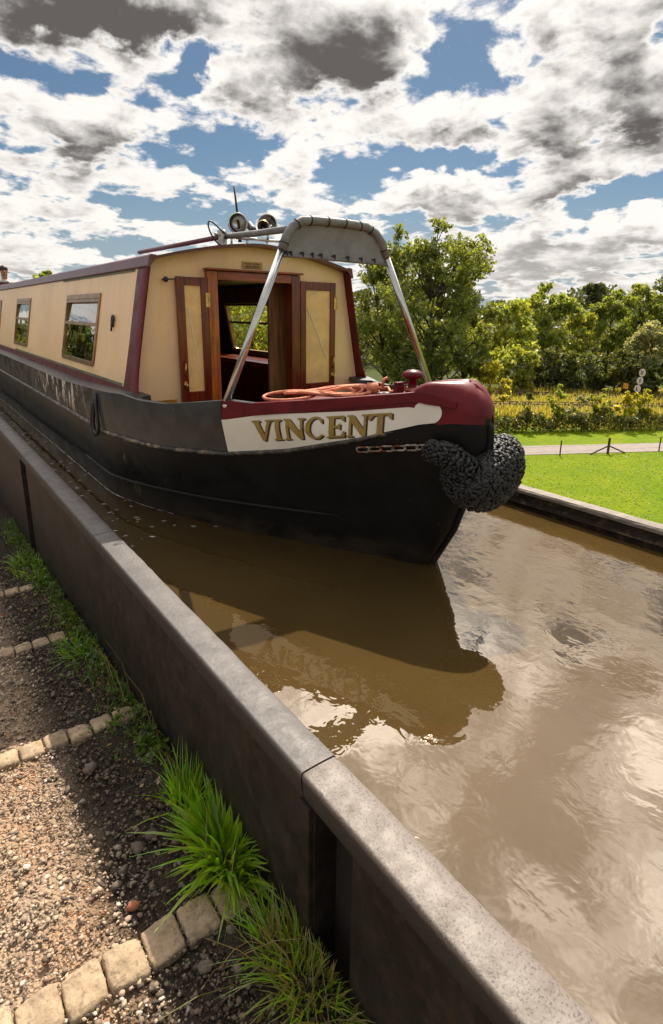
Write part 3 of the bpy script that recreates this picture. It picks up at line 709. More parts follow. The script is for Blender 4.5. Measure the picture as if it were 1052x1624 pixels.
# bow nose: rounded cap
m = MB(); fr = [0, .004, .012, .025, .045, .07, .1, .14, .19, .26, .34, .45, .58, .70, .78, .84, .90, .95, 1]
def nose_top(Y): return float(np.interp(Y, [1.59, 1.70, 1.83, 1.87, 1.90], [-.300, -.288, -.299, -.322, -.350]))
for sg in (-1, 1):
    rows = []
    for f_ in fr:
        Y = lerp(1.592, NOSE, f_); h0 = half(-.40, Y)+.0035; e_ = .004
        dh = (half(-.40, Y+e_)-half(-.40, Y-e_))/(2*e_); nv = Vector((1, dh)).normalized(); r = []
        if f_ == 0: nv = Vector((0, 1)); h0 = 0.0
        R2 = lerp(.165, .040, min(1, f_*1.5)**.8); z0 = zg(Y)-.012
        for k in range(9):
            th = math.pi/2*k/8; ins = R2*(1-math.cos(th))
            r.append((BX+sg*max(h0-ins*nv.x, 0), Y+ins*nv.y-.003, z0+(nose_top(Y)-z0)*math.sin(th)))
        r.append((BX, max(r[-1][1], Y), nose_top(Y)+.006)); rows.append(r)
    m.grid(rows, flip=(sg == -1))
    e = rows[-1]; m.add(e+[(BX, e[-1][1], -0.42)], [list(range(len(e)+1)) if sg == 1 else list(range(len(e)+1))[::-1]])
nose = m.build('nose_cap', 'maroon', boat, smooth=True)
e = nose.modifiers.new('es', 'EDGE_SPLIT'); e.split_angle = R_(50)
# stem bar
m = MB(); m.tube([(BX, stemY(z)-0.004, z) for z in (-.475, -.50, -.55, -.65, -.75, -.88, -1.02, -1.15, -1.25, -1.45)], 0.016, 8); m.build('stem_bar', 'hull', hull, smooth=True)
# rubbing strakes
def strake(zf, Y0, Y1, r, name, mt):
    m = MB()
    for sg in (-1, 1):
        ys = lin(Y0, 4.2, 46)+[5, 6, 7, 8, 10, 12, 14, Y1]
        m.tube([surf(Y, zf(Y), 0.002, sg) for Y in ys], [r*min(1, 0.25+i*0.2) for i in range(len(ys))], 8)
    return m.build(name, mt, hull, smooth=True)
strake(lambda Y: zs(Y)+0.004, 1.95, YE, 0.014, 'rubbing_strake', 'strake')
strake(lambda Y: float(np.interp(Y, [2, 3, 4, 4.6, 20], [-1.02, -1.07, -1.10, -1.09, -1.10])), 2.25, 4.6, 0.013, 'rubbing_strake', 'hull')
# fore deck
m = MB(); DY = lin(NOSE-0.02, 2.76, 16)
m.grid([[(BX-half(-.45, Y)+0.02, Y, zg(Y)-0.035), (BX, Y, zg(Y)-0.012), (BX+half(-.45, Y)-0.02, Y, zg(Y)-0.035)] for Y in DY])
wq = half(-.9, 2.76)-.03; wt = half(-.5, 2.76)-.03; m.add([(BX-wq, 2.77, -.95), (BX+wq, 2.77, -.95), (BX+wt, 2.77, zg(2.76)-.03), (BX-wt, 2.77, zg(2.76)-.03)], [(0, 1, 2, 3)])
m.build('fore_deck', 'maroon', boat)
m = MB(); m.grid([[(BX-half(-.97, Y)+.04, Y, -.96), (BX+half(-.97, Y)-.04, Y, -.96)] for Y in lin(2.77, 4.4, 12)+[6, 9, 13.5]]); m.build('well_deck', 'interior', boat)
# T-stud
m = MB(); m.lathe([(0.036, -.02), (0.036, 0.010), (0.024, 0.018), (0.021, 0.068), (0.050, 0.074), (0.056, 0.084), (0.050, 0.100), (0.028, 0.112), (0, 0.116)], (BX+.015, 2.10, -0.385), (0, 0, 1), 20)
st = m.build('t_stud', 'maroon', boat, smooth=True)
m = MB(); m.box((BX-0.10, 2.09, -0.405), (BX-0.05, 2.12, -0.34)); m.box((BX-0.10, 2.09, -0.34), (BX-0.02, 2.12, -0.328)); m.build('stud_bracket', 'maroon', st, bevel=0.004)
m = MB(); m.lathe([(0, 0.03), (0.02, 0.028), (0.026, 0.012), (0.026, 0)], (1.93, 2.18, -0.415), (0.2, -0.1, 1), 14); m.tube([(1.93, 2.18, -0.40), (1.99, 2.15, -0.395)], 0.012, 8); m.build('deck_light', 'black', boat, smooth=True)

# lettering on the panel ------------------------------------------------
def arc(cx, cy, rx, ry, a0, a1, n): return [(cx+rx*math.cos(R_(a0+(a1-a0)*i/n)), cy+ry*math.sin(R_(a0+(a1-a0)*i/n))) for i in range(n+1)]
GLY = {
 'I': (0.42, [(0,0),(.42,0),(.42,.06),(.31,.1),(.31,.9),(.42,.94),(.42,1),(0,1),(0,.94),(.11,.9),(.11,.1),(0,.06)]),
 'V': (0.95, [(0,1),(.42,1),(.42,.94),(.34,.91),(.535,.3),(.71,.91),(.61,.94),(.61,1),(.95,1),(.95,.94),(.86,.91),(.55,0),(.41,0),(.1,.91),(0,.94)]),
 'N': (0.97, [(0,0),(.3,0),(.3,.06),(.21,.1),(.21,.66),(.70,0),(.86,0),(.86,.9),(.97,.94),(.97,1),(.64,1),(.64,.94),(.75,.9),(.75,.36),(.29,1),(0,1),(0,.94),(.1,.9),(.1,.1),(0,.06)]),
 'E': (0.8, [(0,0),(.78,0),(.8,.28),(.73,.28),(.64,.1),(.33,.1),(.33,.45),(.5,.45),(.54,.37),(.6,.37),(.6,.64),(.54,.64),(.5,.56),(.33,.56),(.33,.9),(.61,.9),(.70,.74),(.77,.74),(.75,1),(0,1),(0,.94),(.11,.9),(.11,.1),(0,.06)]),
 'T': (0.9, [(.24,0),(.66,0),(.66,.06),(.56,.1),(.56,.9),(.70,.9),(.82,.72),(.9,.72),(.88,1),(.02,1),(0,.72),(.08,.72),(.2,.9),(.34,.9),(.34,.1),(.24,.06)]),
 'C': (0.92, arc(.48, .5, .48, .53, 48, 318, 26)+[(.78,.20)]+arc(.52, .5, .30, .43, 305, 62, 22)+[(.74,.70),(.82,.70)]),
}
LET = [('V', 2.632, 2.517), ('I', 2.517, 2.470), ('N', 2.459, 2.350), ('C', 2.349, 2.254), ('E', 2.247, 2.160), ('N', 2.153, 2.056), ('T', 2.058, 1.956)]
def zb(Y): return float(np.interp(Y, [1.95, 1.984, 2.571, 2.65], [-.549, -.556, -.653, -.666]))
def zt(Y): return float(np.interp(Y, [1.95, 1.961, 2.626, 2.65], [-.444, -.447, -.551, -.556]))
def letters(name, mt, off, du, dv, parent, sgn=-1):
    m = MB()
    for sg in (sgn,):
        for ch, ya, yb in (LET if sg == -1 else [(c_, 1.956+2.632-b__, 1.956+2.632-a__) for c_, a__, b__ in LET]):
            w, poly = GLY[ch]; pts = []
            # densify
            P = []
            for i in range(len(poly)):
                a, b = poly[i], poly[(i+1) % len(poly)]; k = max(1, int(math.hypot(a[0]-b[0], a[1]-b[1])/0.2))
                P += [(lerp(a[0], b[0], j/k), lerp(a[1], b[1], j/k)) for j in range(k)]
            for u, v in P:
                Yp = lerp(ya, yb, u/w)+du*(-1); z = lerp(zb(Yp), zt(Yp), v)+dv
                pts.append(surf(Yp, z, off, sg))
            tri = geometry.tessellate_polygon([[Vector((u, v, 0)) for u, v in P]])
            m.add(pts, [(t3[::-1] if sg == 1 else t3) for t3 in tri])
    o = m.build(name, mt, parent)
    return o
for sg_, pn in ((-1, panel), (1, panel2)):
    letters('lettering_shade', 'letter_shade', 0.0058, 0.008, -0.006, pn, sg_); letters('lettering', 'gold', 0.0072, 0, 0, pn, sg_)

# cabin ------------------------------------------------------------------
CX = 2.083; ZB, ZT = -0.56, 0.31; YF, YB, YR = 3.63, 3.71, 13.3
def sx(z): return CX-1.14-(z+.55)*.19+2*0.19*0+0.0 if False else 1.14+(z+.55)*.19     # left side plane
def side_pt(sg, Y, z, off=0.0):
    x = sx(z)-off
    return (x if sg == -1 else 2*CX-x, Y, z)
WINS = [(4.62, 5.66), (7.42, 8.31), (9.66, 10.4), (11.3, 12.2)]
WZ0, WZ1 = -.405, .118
RW = [(4.75, 5.83), (7.4, 8.3), (9.6, 10.4), (11.3, 12.2)]
for sg, wins in ((-1, WINS), (1, RW)):
    m = MB()
    def slab(y0, y1, z0, z1):
        P = [side_pt(sg, y0, z0), side_pt(sg, y1, z0), side_pt(sg, y1, z1), side_pt(sg, y0, z1)]
        Q = [side_pt(sg, y0, z0, -.035), side_pt(sg, y1, z0, -.035), side_pt(sg, y1, z1, -.035), side_pt(sg, y0, z1, -.035)]
        m.add(P+Q, [(0, 1, 2, 3), (7, 6, 5, 4), (0, 4, 5, 1), (1, 5, 6, 2), (2, 6, 7, 3), (3, 7, 4, 0)] if sg == 1 else [(3, 2, 1, 0), (4, 5, 6, 7), (1, 5, 4, 0), (2, 6, 5, 1), (3, 7, 6, 2), (0, 4, 7, 3)])
    y = YF+0.10
    slab(y, YR, ZB, WZ0); slab(y, YR, WZ1, ZT)
    for a, b in wins+[(YR, YR)]:
        slab(y, a, WZ0, WZ1); y = b
    side = m.build('cabin_side', 'cream', boat)
    # lower maroon band with greenish paint line
    m = MB(); P = [[side_pt(sg, YY, -.486+0.0*YY, .002), side_pt(sg, YY, -.556, .002)] for YY in (3.84, 6, 9, YR)]
    m.grid(P, flip=(sg == 1)); m.build('base_band', 'purple' if sg == 1 else 'maroon', side)
    m = MB(); P = [[side_pt(sg, YY, -.468, .0025), side_pt(sg, YY, -.486, .0025)] for YY in (3.9, 6, 8.2)]
    m.grid(P, flip=(sg == 1)); P = [[side_pt(sg, YY, .272, .0025), side_pt(sg, YY, .245, .0025)] for YY in (3.88, 5.0, 5.9)]
    m.grid(P, flip=(sg == 1)); m.build('undercoat_patch', mat('grey_green_undercoat', (0.135, 0.14, 0.075) if sg == -1 else (0.13, 0.14, 0.08), 0.6, var=0.3, vscale=9), side)
    # corner extension in maroon, curved foot
    m = MB(); rows = []
    for k in range(15):
        z = lerp(ZB, ZT, k/14); fl = 0.10*math.exp(-(k/14)/0.10); yb_ = 3.84+0.05*math.exp(-(k/14)/0.12)*1.0-0.02*math.exp(-((k/14-1)/0.1)**2)
        yf_ = YF-fl*0.9
        rows.append([side_pt(sg, yb_, z, .003), side_pt(sg, (yb_+yf_)/2, z, .005), side_pt(sg, yf_+0.008, z, .006), side_pt(sg, yf_, z, .0), side_pt(sg, yf_+.004, z, -.010), side_pt(sg, YB, z, -.012)])
    m.grid(rows, flip=(sg == -1)); m.build('corner_trim', 'maroon', side, smooth=True).modifiers.new('es', 'EDGE_SPLIT').split_angle = R_(45)
    # windows
    for a, b in wins:
        def rrect(y0, y1, z0, z1, r, n=5):
            P = [(y0, z1), (y1, z1)]
            P += [(y1-r+r*math.cos(t), z0+r+r*math.sin(t)) for t in [-(math.pi/2)*i/n for i in range(n+1)]]
            P += [(y0+r+r*math.cos(t), z0+r+r*math.sin(t)) for t in [-math.pi/2-(math.pi/2)*i/n for i in range(n+1)]]
            return P
        out_ = rrect(a-.012, b+.012, WZ0-.012, WZ1+.008, .05); inn = rrect(a+.025, b-.025, WZ0+.022, WZ1-.055, .03)
        m = MB(); n_ = len(out_)
        loops = [[side_pt(sg, p[0], p[1], .001) for p in out_], [side_pt(sg, p[0], p[1], .010) for p in out_], [side_pt(sg, p[0], p[1], .012) for p in inn], [side_pt(sg, p[0], p[1], -.03) for p in inn]]
        m.grid(loops, closed=True, flip=(sg == -1))
        fr_ = m.build('window', 'bronze', side)
        m = MB(); zm = -.105
        for z0_, z1_, o_ in ((zm-.012, zm+.012, .010), (WZ1-.028, WZ1-.022, .0165)):
            m.add([side_pt(sg, a+.02, z0_, -.004), side_pt(sg, b-.02, z0_, -.004), side_pt(sg, b-.02, z1_, -.004), side_pt(sg, a+.02, z1_, -.004),
                   side_pt(sg, a+.02, z0_, o_), side_pt(sg, b-.02, z0_, o_), side_pt(sg, b-.02, z1_, o_), side_pt(sg, a+.02, z1_, o_)],
                  [(0,1,2,3),(7,6,5,4),(0,4,5,1),(1,5,6,2),(2,6,7,3),(3,7,4,0)] if sg == 1 else [(3,2,1,0),(4,5,6,7),(1,5,4,0),(2,6,5,1),(3,7,6,2),(0,4,7,3)])
        bar = m.build('glazing_bar', 'bronze', side)
        m = MB()
        m.add([side_pt(sg, a+.02, WZ0+.015, -.002), side_pt(sg, b-.02, WZ0+.015, -.002), side_pt(sg, b-.02, zm-.012, -.002), side_pt(sg, a+.02, zm-.012, -.002)], [(0, 1, 2, 3) if sg == 1 else (3, 2, 1, 0)])
        m.add([side_pt(sg, a+.02, zm+.012, -.002), side_pt(sg, b-.02, zm+.012, -.002), side_pt(sg, b-.02, WZ1-.05, -.012), side_pt(sg, a+.02, WZ1-.05, -.012)], [(0, 1, 2, 3) if sg == 1 else (3, 2, 1, 0)])
        m.build('pane', 'pane' if sg == -1 else 'clear', side)
    if sg == -1:
        m = MB(); m.tube([side_pt(sg, 4.222, -.05, .012), side_pt(sg, 4.222, -.14, .016)], [.009, .006], 8)
        m.tube([side_pt(sg, 4.222+.022*math.cos(t), -.06+.028*math.sin(t), .014) for t in [2*math.pi*i/14 for i in range(14)]], .007, 6, closed=True)
        m.tube([side_pt(sg, 4.222, -.10, .0), side_pt(sg, 4.222, -.10, .022)], .012, 8)
        m.build('lamp_hook', 'black', side, smooth=True)
# inner lining
m = MB()
for sg in (-1, 1):
    wins = WINS if sg == -1 else RW
    y = YB+0.06
    def ls(y0, y1, z0, z1):
        m.add([side_pt(sg, y0, z0, -.045), side_pt(sg, y1, z0, -.045), side_pt(sg, y1, z1, -.045), side_pt(sg, y0, z1, -.045)], [(3, 2, 1, 0) if sg == 1 else (0, 1, 2, 3)])
    ls(y, YR, -.95, WZ0+.01); ls(y, YR, WZ1-.045, .30)
    for a, b in wins+[(YR, YR)]: ls(y, a+.012, WZ0+.01, WZ1-.045); y = b-.012
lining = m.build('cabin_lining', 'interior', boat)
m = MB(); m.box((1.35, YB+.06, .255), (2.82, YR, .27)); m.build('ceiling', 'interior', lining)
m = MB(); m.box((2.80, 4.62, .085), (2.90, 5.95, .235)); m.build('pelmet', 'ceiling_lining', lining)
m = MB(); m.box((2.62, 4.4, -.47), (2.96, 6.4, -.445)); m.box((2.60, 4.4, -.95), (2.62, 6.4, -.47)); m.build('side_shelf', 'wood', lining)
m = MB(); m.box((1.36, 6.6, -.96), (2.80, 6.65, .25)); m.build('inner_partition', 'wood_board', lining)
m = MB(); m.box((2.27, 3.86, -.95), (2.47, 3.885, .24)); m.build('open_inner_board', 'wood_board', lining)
# front bulkhead with the doorway
def roofz(x): 
    t = min(abs(x-CX)/0.78, 1.0); return .452-0.132*t**1.6
fx = lin(1.10, 3.07, 44)
m = MB()
def bulk(x0, x1, z0, z1f):
    xs = lin(x0, x1, max(1, int((x1-x0)/.06)))
    rows = [[(x, YB, z0), (x, YB, z1f(x))] for x in xs]; m.grid(rows)
    rows = [[(x, YB+.04, z0), (x, YB+.04, z1f(x))] for x in xs]; m.grid(rows, flip=True)
def sxz(x, left):  # height of the side plane at x
    return (x-1.14)/.19-.55
DX0, DX1, DZ = 1.745, 2.385, .215
top = lambda x: roofz(x)-.004
bulk(1.31, DX0, -.95, top); bulk(DX1, 2.86, -.95, top); bulk(DX0, DX1, DZ, top)
for sg in (-1, 1):
    zz = lin(-.95, .31, 12)
    P = [[side_pt(sg, YB, z, -.006) if z > -.6 else side_pt(sg, YB, -.6, -.006)[:2]+(z,), (1.31 if sg == -1 else 2.86, YB, z)] for z in zz]
    m.grid(P, flip=(sg == 1))
front = m.build('cabin_front', 'cream', boat)
m = MB(); m.box((1.16, YB-.006, -.66), (1.45, YB-.0015, -.575)); m.build('ochre_skirting', mat('ochre_varnish', (0.36, 0.17, 0.02), 0.3, var=0.5, vscale=8), front)
# roof
m = MB(); rx = lin(CX-.785, CX+.785, 26); RYs = [YF-.015, YF+.02, 4.5, 6, 8, 10, 12, YR+.1]
m.grid([[(x, Y, roofz(x)) for x in rx] for Y in RYs], flip=False)
m.grid([[(x, YF-.015, roofz(x)), (x, YF-.012, roofz(x)-.018)] for x in rx], flip=True)
m.grid([[(x, YF-.012, roofz(x)-.018), (x, YB+.02, roofz(x)-.018)] for x in rx], flip=True)
roof = m.build('roof', 'purple', boat, smooth=False)
for sg in (-1, 1):
    m = MB(); rows = []
    prof = [(.0, .262), (.010, .262), (.014, .27), (.012, .328), (.004, .337), (-.03, .335), (-.04, .325)]
    ys = [YF-.012, YF+.01]+lin(4, YR+.1, 12)
    m.grid([[side_pt(sg, Y, z, o_) for o_, z in prof] for Y in ys], flip=(sg == 1))
    e = [side_pt(sg, ys[0], z, o_) for o_, z in prof]; m.add(e, [list(range(len(e)))[::(1 if sg == -1 else -1)]])
    m.build('roof_edge', 'purple', roof)
# door frame, doors
m = MB(); y0, y1 = YB-.045, YB+.05
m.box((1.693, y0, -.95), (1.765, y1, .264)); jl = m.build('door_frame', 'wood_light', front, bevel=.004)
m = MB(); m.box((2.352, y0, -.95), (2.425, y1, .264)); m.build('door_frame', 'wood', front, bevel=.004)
m = MB(); m.box((1.767, y0, .205), (2.350, y1, .264)); m.build('door_frame', 'wood_h', front, bevel=.004)
m = MB(); m.box((1.68, y0-.025, .266), (2.44, YB-.001, .28)); m.build('drip_strip', 'wood_h', front, bevel=.003)
def door(x0, x1, zt_, zb_, hx, hinge_x):
    yd0, yd1 = YB-.046, YB-.012; m = MB(); s_ = .048 if hx < x0+.1 else .042
    gx0, gx1, gz0, gz1 = x0+.05, x1-.048, -.525, .165
    m.box((x0, yd0, zb_), (gx0, yd1, zt_)); m.box((gx1, yd0, zb_), (x1, yd1, zt_))
    m.box((gx0+.0005, yd0+.001, gz1), (gx1-.0005, yd1, zt_-.001)); m.box((gx0+.0005, yd0+.001, zb_+.001), (gx1-.0005, yd1, gz0))
    d = m.build('door', 'wood', boat, bevel=.003)
    m = MB(); m.box((gx0-.002, yd0+.012, gz0-.002), (gx1+.002, yd0+.018, gz1+.002)); m.build('glass', 'frosted', d)
    m = MB(); rows = []
    m.tube([(hx, yd0-.004, -.33), (hx, yd0-.022, -.34), (hx-.004, yd0-.026, -.375), (hx, yd0-.020, -.405), (hx, yd0-.003, -.415)], .0055, 8)
    m.box((hx-.009, yd0-.004, -.50), (hx+.009, yd0+.001, -.455)); m.tube([(hx, yd0-.003, -.46), (hx+.006, yd0-.02, -.475), (hx, yd0-.014, -.505)], .005, 6)
    m.build('handle', 'brass', d, smooth=True)
    m = MB(); m.box((hinge_x-.012, yd0-.005, .03), (hinge_x+.012, yd0+.001, .12)); m.tube([(hinge_x+.013, yd0-.004, .03), (hinge_x+.013, yd0-.004, .12)], .006, 8)
    m.build('hinge', 'brass', d)
    # diagonal stay seen against the pane
    m = MB(); m.tube([(gx0+.02, yd0+.010, .03), (gx1-.035, yd0+.010, -.33)], .0035, 6); m.build('stay_rod', 'white', d)
door(1.478, 1.69, .218, -.615, 1.503, 1.683)
door(2.428, 2.752, .226, -.615, 2.727, 2.745)
m = MB(); m.tube([(1.405, YB, .195), (1.405, YB-.05, .195)], .007, 8); m.lathe([(0, .062), (.014, .06), (.018, .05), (.014, .04)], (1.405, YB, .195), (0, -1, 0), 12); m.tube([(1.405, YB-.045, .195), (1.47, YB-.045, .20)], .005, 6); m.build('door_hook', 'black', front, smooth=True)
# brass plate with worn, unreadable lettering
m = MB(); m.box((1.972, YB-.006, .292), (2.132, YB-.001, .338)); 
pl = m.build('name_plate', 'bronze', front, bevel=.006)
m = MB()
for k in range(9):
    x = 1.988+k*.0145; m.box((x, YB-.0078, .322 - .003*(k % 2)), (x+.009, YB-.0066, .328))
for k in range(8):
    x = 1.994+k*.0145; m.box((x, YB-.0078, .302), (x+.010, YB-.0066, .309+.002*(k % 3)))
m.build('worn_lettering', 'letter_shade', pl)
# roof furniture
m = MB(); m.tube([(1.70, 4.98, .468), (1.745, 4.4, .472), (1.80, 3.70, .478)], .0165, 12); m.build('roof_pole', 'purple', roof, smooth=True)
m = MB(); m.lathe([(.031, -.09), (.031, .0), (.028, .02), (.0, .022)], (1.825, 3.70, .505), (0, 0, 1), 16); m.tube([(1.825, 3.70, .49), (1.77, 3.67, .492)], .006, 8); m.ball((1.766, 3.667, .492), .012, 6); m.box((1.79, 3.66, .42), (1.86, 3.74, .43))
m.build('pole_socket', 'steel', roof, smooth=True)
m = MB(); cab = []
for i in range(15):
    a = i/14; cab.append((1.83-.11*math.sin(a*math.pi)**0.8*(1-.1*a)-.03*a, 3.66, .50+.085*math.sin(a*math.pi*1.0)-.075*a+.02*math.sin(a*6)))
m.tube(cab, .005, 6); m.build('black_cable', 'black', roof, smooth=True)
m = MB(); m.tube([(1.86, 3.75, .492), (2.42, 3.75, .497)], .011, 8)
for x in (1.92, 2.04, 2.2, 2.36): m.tube([(x, 3.75, .44), (x, 3.75, .495)], .008, 8); m.lathe([(.02, 0), (.02, .008), (0, .01)], (x, 3.75, roofz(x)), (0, 0, 1), 10)
m.build('lamp_bar', 'chrome', roof, smooth=True)
def spot(c, ax, r):
    ax = Vector(ax).normalized(); m = MB()
    m.lathe([(0, -.075), (.02, -.074), (.03, -.065), (r*.75, -.045), (r*.97, -.008), (r*1.05, 0), (r*1.05, .014), (r*.95, .016), (r*.93, .006), (r*.8, -.02), (r*.45, -.045), (.012, -.052), (0, -.052)], c, ax, 28)
    m.tube([Vector(c)-Vector((0, 0, r*.9)), (c[0], c[1], .495)], .009, 8)
    s_ = m.build('spotlight', 'chrome', roof, smooth=True)
    return s_
spot((1.963, 3.74, .582), (-0.15, -1, -.05), .066)
spot((2.20, 3.74, .598), (-.75, -.9, -.02), .066)
m = MB(); m.lathe([(.010, -.07), (.016, -.02), (.034, .03), (.037, .035), (.030, .034), (.008, -.0)], (2.14, 3.70, .572), (-.55, -1, .05), 20); m.build('horn', 'black', roof, smooth=True)
m = MB(); m.lathe([(.0365, .032), (.041, .036), (.0365, .040)], (2.14, 3.70, .572), (-.55, -1, .05), 20); m.build('horn_rim', 'brass', roof, smooth=True)
m = MB(); m.tube([(2.055, 3.76, .59), (2.07, 3.72, .55), (2.05, 3.70, .53)], [.024, .026, .02], 10); m.build('lamp_motor', 'black', roof, smooth=True)
m = MB(); m.tube([(2.0, 3.78, .50), (1.985, 3.78, .655), (1.967, 3.78, .82)], [.009, .008, .0065], 8); m.lathe([(.012, 0), (.014, .03), (.008, .04)], (2.0, 3.78, .47), (0, 0, 1), 10); m.build('antenna', 'black', roof, smooth=True)

# canopy hoop over the bow
HL = Vector((1.372, 2.80, -.47)); HR = Vector((2.785, 2.65, -.46))
def hoop_pt(x, z):
    t = (x-1.372)/(2.785-1.372); return Vector((x, lerp(2.80, 2.65, t), z))
leg1 = [hoop_pt(1.372, -.47), hoop_pt(1.71, .325)]
arch = [hoop_pt(1.71, .325), hoop_pt(1.738, .392), hoop_pt(1.775, .445), hoop_pt(1.83, .478), hoop_pt(1.9, .486), hoop_pt(2.1, .487), hoop_pt(2.24, .482), hoop_pt(2.31, .452), hoop_pt(2.36, .40), hoop_pt(2.392, .325)]
leg2 = [hoop_pt(2.392, .325), hoop_pt(2.785, -.46)]
m = MB(); m.tube(arch, .0245, 14); hoop = m.build('canopy_frame', 'canvas_tube', boat, smooth=True)
for p, q in ((leg1[0], leg1[1]), (leg2[1], leg2[0])): m = MB(); m.tube([p, q], .021, 14); m.tube([p-(q-p)*.03, p+(q-p)*.006], .009, 8); m.lathe([(.02, -.03), (.024, -.02), (.024, -.012), (0, -.01)], p, (0, 0, 1), 10); m.build('frame_leg', 'chrome', hoop, smooth=True)
m = MB(); m.tube([arch[2]+Vector((0, .0, -.01)), (1.80, 3.2, .455), (1.86, 3.73, .492)], .0185, 10); m.ball((1.86, 3.73, .492), .026, 6); m.build('canopy_strut', 'canvas_tube', hoop, smooth=True)
# canvas hung inside the arch
ins = [a+Vector((0, .004, 0)) for a in arch]
cz = lambda x: float(np.interp(x, [1.70, 1.8, 2.3, 2.4], [.300, .302, .292, .288]))
m = MB(); rows = []
for k in range(41):
    x = lerp(1.712, 2.386, k/40); zt_ = float(np.interp(x, [a.x for a in arch], [a.z for a in arch])); zb2 = cz(x)
    rows.append([hoop_pt(x, lerp(zb2, zt_, j/8))+Vector((0, .012*math.sin(j/8*math.pi)*math.sin(k/40*math.pi)+.004*math.sin(k*1.1)*(j < 3), 0)) for j in range(9)])
m.grid(rows); m.grid([[p+Vector((0, .004, 0)) for p in r] for r in rows], flip=True)
cv = m.build('canopy_sheet', 'canvas', hoop, smooth=True)
m = MB(); m.tube([hoop_pt(lerp(1.706, 2.392, k/20), cz(lerp(1.706, 2.392, k/20))-.004) for k in range(21)], .010, 10); m.build('sheet_hem', 'canvas_tube', hoop, smooth=True)
def tie(p, tg, r, knot=None):
    m = MB(); tg = Vector(tg).normalized(); e = tg.orthogonal().normalized(); g = tg.cross(e)
    m.tube([Vector(p)+(e*math.cos(a)+g*math.sin(a))*r for a in [2*math.pi*i/10 for i in range(10)]], .0042, 5, closed=True)
    if knot is not None: m.ball(tuple(knot), .008, 5)
    m.build('lacing_cord', 'black', hoop, smooth=True)
for x in (1.88, 1.99, 2.10, 2.20): tie(hoop_pt(x, float(np.interp(x, [a.x for a in arch], [a.z for a in arch]))), (1, rnd.uniform(-.2, .2), rnd.uniform(-.25, .25)), .0255)
for i in (0, 2, 6, 8): tie((arch[i]+arch[i+1])/2, arch[i+1]-arch[i], .0255)
for x in (1.735, 1.76, 1.83, 1.89, 1.945, 2.03, 2.12, 2.21, 2.30): tie(hoop_pt(x, cz(x)+.004), (1, .2, rnd.uniform(.1, .5)), .0125, hoop_pt(x, cz(x)+.014)-Vector((0, .011, 0)))

# rope coil on the fore deck (a thing that rests on the boat)
coil = empty('rope_coil', (1.8, 2.4, -.43), 'loosely coiled orange rope lying on the fore deck behind the white name panel', 'rope')
m = MB(); pts = []
ax = Vector((0.62, -0.56, .055)).normalized(); ay = Vector((.67, .74, 0)).normalized(); c0 = Vector((1.78, 2.44, -.425))
for i in range(260):
    a = i/260*2*math.pi*8; k = i/260
    rl = .235*(0.72+.28*math.sin(k*23+1)); rw_ = .075*(.6+.5*math.sin(k*31))
    off = .04*math.sin(k*11); zz = .012+.026*(0.5+.5*math.sin(k*50+.7*math.sin(a)))+.006*math.sin(a*2)
    pts.append(c0+ax*(rl*math.cos(a)+off+.02)+ay*(rw_*math.sin(a)+.02*math.sin(k*17))+Vector((0, 0, zz)))
m.tube(pts, .0085, 7); m.build('rope_loops', 'rope', coil, smooth=True)
m = MB(); pts = []
for i in range(22):
    a = i/21*math.pi*1.9+1.0; pts.append(c0-ax*.20+ax*(.14*math.cos(a))+ay*(.09*math.sin(a))+Vector((0, 0, .012+.012*math.sin(a))))
m.tube(pts, .0085, 7); m.build('loose_loop', 'rope', coil, smooth=True)
m = MB(); pts = []
kc = c0+ax*.245+Vector((0, 0, .03))
for i in range(60):
    a = i/60*2*math.pi*5; pts.append(kc+ay*(.024*math.cos(a))+Vector((0, 0, .024*math.sin(a)))+ax*(-.028+.056*i/60))
m.tube(pts, .0085, 7); m.build('rope_whipping', 'rope', coil, smooth=True)
m = MB(); m.tube([kc+ax*.02, kc+ax*.08+Vector((0, 0, .0)), Vector((1.98, 2.16, -.385)), Vector((2.03, 2.12, -.372)), Vector((2.06, 2.07, -.368)), Vector((2.095, 2.10, -.37)), Vector((2.06, 2.13, -.366)), Vector((2.02, 2.11, -.36))], .009, 7); m.build('rope_tail', 'rope', coil, smooth=True)
m = MB(); m.tube([kc+ax*.05+Vector((0, 0, .01)), kc+ax*.055+Vector((0, 0, .045)), kc+ax*.075+Vector((0, 0, .052))], .009, 7); m.build('rope_end', 'rope', coil, smooth=True)

# bow fender of knotted rope with its chains
fen = empty('bow_fender', (BX, 1.45, -.7), 'big black knotted rope fender hanging round the stem of the narrowboat', 'boat fender')
ctrl = [(surf(1.80, -.585, .045, -1), .036), (surf(1.735, -.592, .055, -1), .046), (surf(1.675, -.612, .058, -1), .052), ((BX-.085, 1.645, -.705), .100), ((BX-.05, 1.62, -.738), .120), ((BX-.01, 1.592, -.738), .122), ((BX+.035, 1.575, -.706), .113), ((BX+.075, 1.565, -.66), .098), ((BX+.105, 1.57, -.62), .076), ((BX+.13, 1.59, -.60), .058), (surf(1.70, -.585, .045, 1), .036)]
cp = np.array([c[0] for c in ctrl]); cr = np.array([c[1] for c in ctrl]); tt = np.linspace(0, len(ctrl)-1, 60); ii = np.arange(len(ctrl))
cpi = np.stack([np.interp(tt, ii, cp[:, k]) for k in range(3)], 1); cri = np.interp(tt, ii, cr)
ker = np.array([1, 2, 3, 2, 1])/9
sm = lambda a: np.convolve(np.concatenate([[a[0]]*2, a, [a[-1]]*2]), ker, 'valid')
for _ in range(2): cpi = np.stack([sm(cpi[:, k]) for k in range(3)], 1); cri = sm(cri)
m = MB(); m.tube([tuple(p) for p in cpi], list(cri*.93), 20); m.build('fender_core', 'fender', fen, smooth=True)
